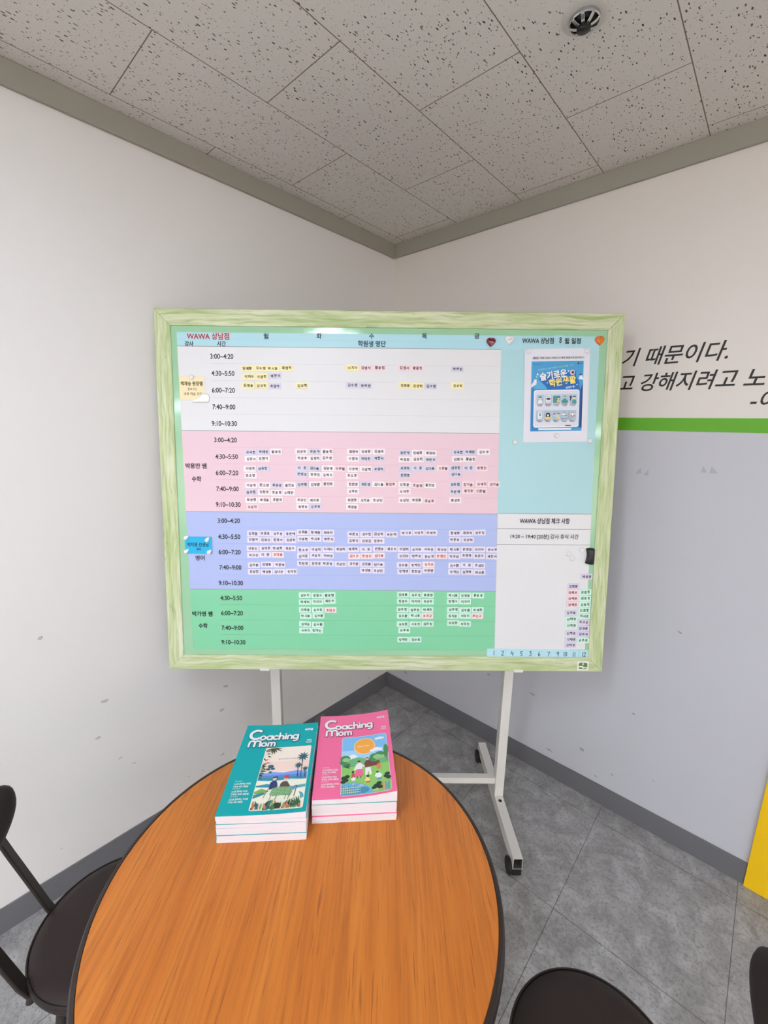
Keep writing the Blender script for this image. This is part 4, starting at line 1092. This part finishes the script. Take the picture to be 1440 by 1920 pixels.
    a.text('행복한 엄마 아이와 함께', 128, 145, 4.5, grey, 52); 
def picture_pink(a):
    X0, Xa, Y0, Ya = 62, 172, 6, 180
    a.rrect(X0-1.4, Y0-1.4, Xa+1.4, Ya+1.4, 6, F('lilac_edge', (232, 214, 240))); a.rrect(X0, Y0, Xa, Ya, 5, F('sky_top', (126, 192, 240)))
    a.rect(X0, 95, Xa, 135, F('sky_low', (172, 216, 246)))
    a.disc(117, 146, 26.5, F('sun_glow', (250, 214, 150))); a.disc(117, 146, 24, F('sun', (252, 172, 60))); a.text('함께 크는', 114, 146, 5, F('cream', (250, 236, 220)), 30, bold=.02)
    for x_, y_, r_ in ((136, 128, 7), (145, 131, 9), (154, 128, 6), (148, 165, 6), (155, 166, 7), (162, 165, 5), (78, 112, 9), (88, 116, 9), (96, 110, 7)): a.disc(x_, y_, r_, white, r_*.62)
    h1, h2, h3 = F('hill', (112, 184, 120)), F('hill_light', (150, 204, 130)), F('hill_deep', (66, 140, 84))
    a.poly([(X0, 100), (80, 106), (100, 112), (122, 104), (140, 110), (160, 116), (Xa, 108), (Xa, 70), (X0, 70)], h1)
    for x_, y_, r_ in ((70, 110, 12), (66, 98, 9), (140, 108, 12), (152, 112, 12), (162, 108, 10), (134, 100, 9)): a.disc(x_, y_, r_, h3, r_*.8)
    for x_, y_, r_ in ((72, 106, 9), (146, 106, 10), (156, 104, 8)): a.disc(x_, y_, r_, h2, r_*.7)
    a.disc(168, 124, 6, h3, 17); a.stroke([(168, 108), (168, 90)], 1.4, F('trunk', (116, 84, 60)))
    a.poly([(X0, 84), (Xa, 84), (Xa, Y0), (X0, Y0)], F('grass', (146, 206, 104)))
    dk_, br_ = F('dark', (30, 40, 48)), F('man_brown', (124, 62, 56)); sk = F('skin', (240, 198, 176))
    for i in range(6): a.leaf(64, 88, 20, 2.0, math.radians(-25+10*i), h3 if i % 2 else F('deep_green', (34, 62, 46)))
    a.poly([(92, 54), (96, 76), (110, 76), (113, 56), (104, 53)], F('skirt', (240, 112, 150))); a.poly([(90, 74), (96, 90), (101, 93), (108, 92), (114, 84), (120, 82), (119, 79), (110, 82), (110, 75), (96, 75), (93, 72)], white); a.disc(103, 96, 3.6, sk); a.disc(102.5, 98, 4, dk_, 2.8)
    for x_ in (98, 106): a.stroke([(x_, 54), (x_, 50)], 1.8, dk_)
    a.poly([(116, 56), (117, 77), (129, 77), (131, 56), (126, 56), (124, 68), (121, 56)], white)
    a.poly([(116, 78), (115, 92), (120, 99), (127, 98), (134, 92), (146, 94), (152, 92), (151, 88), (144, 86), (150, 80), (130, 79)], br_); a.disc(122, 103, 3.6, sk); a.poly([(118, 105), (120, 108), (125, 107), (126, 104)], dk_)
    a.poly([(142, 80), (147, 84), (154, 79), (152, 68), (144, 68)], F('child_orange', (218, 132, 78))); a.disc(148, 86, 3, F('hair_brown', (150, 90, 60)))
    a.poly([(84, 46), (85, 62), (88, 67), (92, 62), (93, 46)], F('girl_red', (204, 88, 80))); a.disc(88, 68, 3, dk_); a.disc(89, 48, 5, white)
    a.poly([(115, 42), (119, 50), (125, 47), (127, 36), (117, 36)], F('kid_yellow', (250, 222, 130))); a.disc(122, 52, 3, dk_); a.rect(117, 34, 127, 38, F('kid_red', (220, 92, 70)))
    a.poly([(137, 48), (141, 57), (151, 56), (155, 48), (151, 46), (151, 42), (142, 42), (141, 47)], white); a.rect(142, 38, 152, 43, F('kid_blue', (92, 140, 196))); a.disc(144, 60, 3, dk_, 2)
    a.poly([(X0, 34), (74, 39), (94, 38), (112, 32), (126, 20), (132, 8), (130, Y0), (X0, Y0)], F('pond', (104, 184, 226))); a.disc(112, 16, 12, F('pond_teal', (72, 150, 176)), 8)
    for x_, y_ in ((86, 33), (102, 29), (106, 27)): a.leaf(x_, y_, 8, 1.4, math.radians(15), F('fish', (240, 196, 206)))
    dg = F('deep_green', (34, 92, 60))
    for x_, y_, r_ in ((68, 52, 7), (75, 56, 6), (66, 42, 6), (72, 46, 6), (166, 50, 6), (168, 40, 6), (162, 44, 5), (140, 22, 7), (146, 28, 6), (134, 18, 5), (148, 18, 6)): a.disc(x_, y_, r_, dg, r_*.8)
    for i in range(9):
        x_ = 64+i*4.6; a.stroke([(x_, 7), (x_+1, 30-(i % 3)*3)], 1.0, dg)
        for k in range(3): a.leaf(x_+.5, 11+6*k, 5, 1.2, math.radians(40), F('pale_leaf', (190, 222, 190))); a.leaf(x_+.5, 11+6*k, 5, 1.2, math.radians(140), F('pale_leaf', (190, 222, 190)))
    for x_, c_ in ((154, (222, 120, 90)), (160, (90, 170, 190)), (166, (70, 150, 190)), (156, (240, 170, 120))): a.stroke([(x_, 9), (x_+1, 26)], 2.6, F('reed%d' % c_[0], c_))
    for x_ in (132, 138): a.leaf(x_, 10, 7, 2, math.radians(20), F('fish', (240, 196, 206)))
NU = 12
def lift_fn(kind, top):
    if not top: return lambda u_: 0.0
    return (lambda u_: .0022 + .0145*max(0, u_-.25)**2/.5625) if kind == 'pink' else (lambda u_: .0015 + .0050*max(0, u_-.35)**2/.4225)
def magazine(kind, top, th, mw, label, group):
    """closed magazine lying flat, spine on its left; origin at its lower left corner"""
    t = thing('magazine', label, 'magazine', mw, group)
    cm = c_teal if kind == 'teal' else c_pink
    lf = lift_fn(kind, top)
    W_, H_ = PW/1000, PH/1000
    us = [i/NU for i in range(NU+1)]
    # page block
    mb = MB(); vs = []; fs = []; e = .0003
    for u_ in us:
        x_ = .0006+u_*(W_-.0006-e)
        for y_ in (e, H_-e):
            vs += [(x_, y_, .0003), (x_, y_, th-.0003+lf(u_))]
    for i in range(NU):
        k = i*4
        fs += [[k, k+1, k+5, k+4], [k+2, k+6, k+7, k+3], [k+1, k+3, k+7, k+5], [k, k+4, k+6, k+2]]
    fs += [[0, 2, 3, 1], [NU*4, NU*4+1, NU*4+3, NU*4+2]]
    mb.raw(vs, fs, paper); mb.build('page_block', t)
    # back cover and spine
    MB().box(0, W_, 0, H_, 0, .00025, paper).box(0, .0005, 0, H_, .00025, th-.0003+lf(0), cm).build('back_cover', t)
    # front cover with its printing
    mb = MB(); a = Art(mb, step=.000012)
    if top:
        edge = F('title_edge_teal', (12, 96, 104)) if kind == 'teal' else F('title_edge_pink', (168, 62, 104))
        a.z = .0005+.0001
        title(a, edge); small_print(a)
        (picture_teal if kind == 'teal' else picture_pink)(a)
        b = bmesh.new(); me = bpy.data.meshes.new('art'); me.from_pydata([tuple(q) for q in mb.v], [], mb.f)
        for mt in mb.mats: me.materials.append(mt)
        for p_, i in zip(me.polygons, mb.mi): p_.material_index = i
        b.from_mesh(me); bpy.data.meshes.remove(me)
        for u_ in us[1:-1]:
            bmesh.ops.bisect_plane(b, geom=b.verts[:]+b.edges[:]+b.faces[:], plane_co=(u_*W_, 0, 0), plane_no=(1, 0, 0))
        mats = mb.mats
        b.verts.index_update()
        nv = [q.co.copy() for q in b.verts]; nf = [([q.index for q in fc.verts], fc.material_index) for fc in b.faces]
        b.free()
        mb = MB()
        def z_at(x_):
            u_ = min(max(x_/W_, 0), 1)*NU; i = min(int(u_), NU-1); f = u_-i
            return lf(us[i])*(1-f)+lf(us[i+1])*f
        for q in nv: mb.v.append(Vector((q.x, q.y, q.z+th-.0005+z_at(q.x))))
        mb.mats = list(mats)
        for fc, i in nf: mb.f.append(fc); mb.mi.append(i); mb.sm.append(False)
    vs = []; fs = []
    for u_ in us:
        z_ = th-.0003+lf(u_)
        vs += [(u_*W_, 0, z_+.00005), (u_*W_, H_, z_+.00005), (u_*W_, 0, z_+.0003), (u_*W_, H_, z_+.0003)]
    for i in range(NU):
        k = i*4
        fs += [[k+2, k+6, k+7, k+3], [k, k+1, k+5, k+4], [k, k+4, k+6, k+2], [k+1, k+3, k+7, k+5]]
    top_f = [q for q in fs if q[0] % 4 == 2]; cut = [q for q in fs if q[0] % 4 != 2] + [[0, 2, 3, 1], [NU*4, NU*4+1, NU*4+3, NU*4+2]]
    mb.raw(vs, top_f, cm); mb.raw(vs, cut, paper)          # printed face, white cut edges
    mb.build('front_cover', t, recalc=False)
    return t
def stack(x, y, ang, kinds, names, total, who):
    n_ = len(kinds); th = total/n_; z = top_z+.0004
    for i, kd in enumerate(kinds):
        topmost = i == n_-1
        j = 0 if topmost else 1
        mw = T(x, y, z) @ RZ(math.radians(ang + j*rnd.uniform(-.35, .35))) @ T(j*rnd.uniform(-.001, .001), j*(rnd.uniform(-.0012, .0010) - (.0014 if i == 1 else 0)), 0)
        if topmost: lb = names % ('topmost of', kd) + (', palm beach cover' if kd == 'teal' else ', picnic cover')
        else: lb = names % ((['lowest in', 'second lowest in', 'third lowest in', 'fourth lowest in', 'fifth lowest in', 'sixth lowest in'][i]), kd)
        magazine(kd, topmost, th, mw, lb, who)
        z += th+.0003
stack(.8255, -1.4595, 45.6, ['teal']*7, '%s the left magazine stack on the table, %s cover', .0615, 'magazines in the left stack')
stack(.9350, -1.2980, 46.4, ['pink', 'pink', 'teal', 'pink', 'teal', 'pink'], '%s the right magazine stack on the table, %s cover', .0570, 'magazines in the right stack')
bpy.context.view_layer.update()
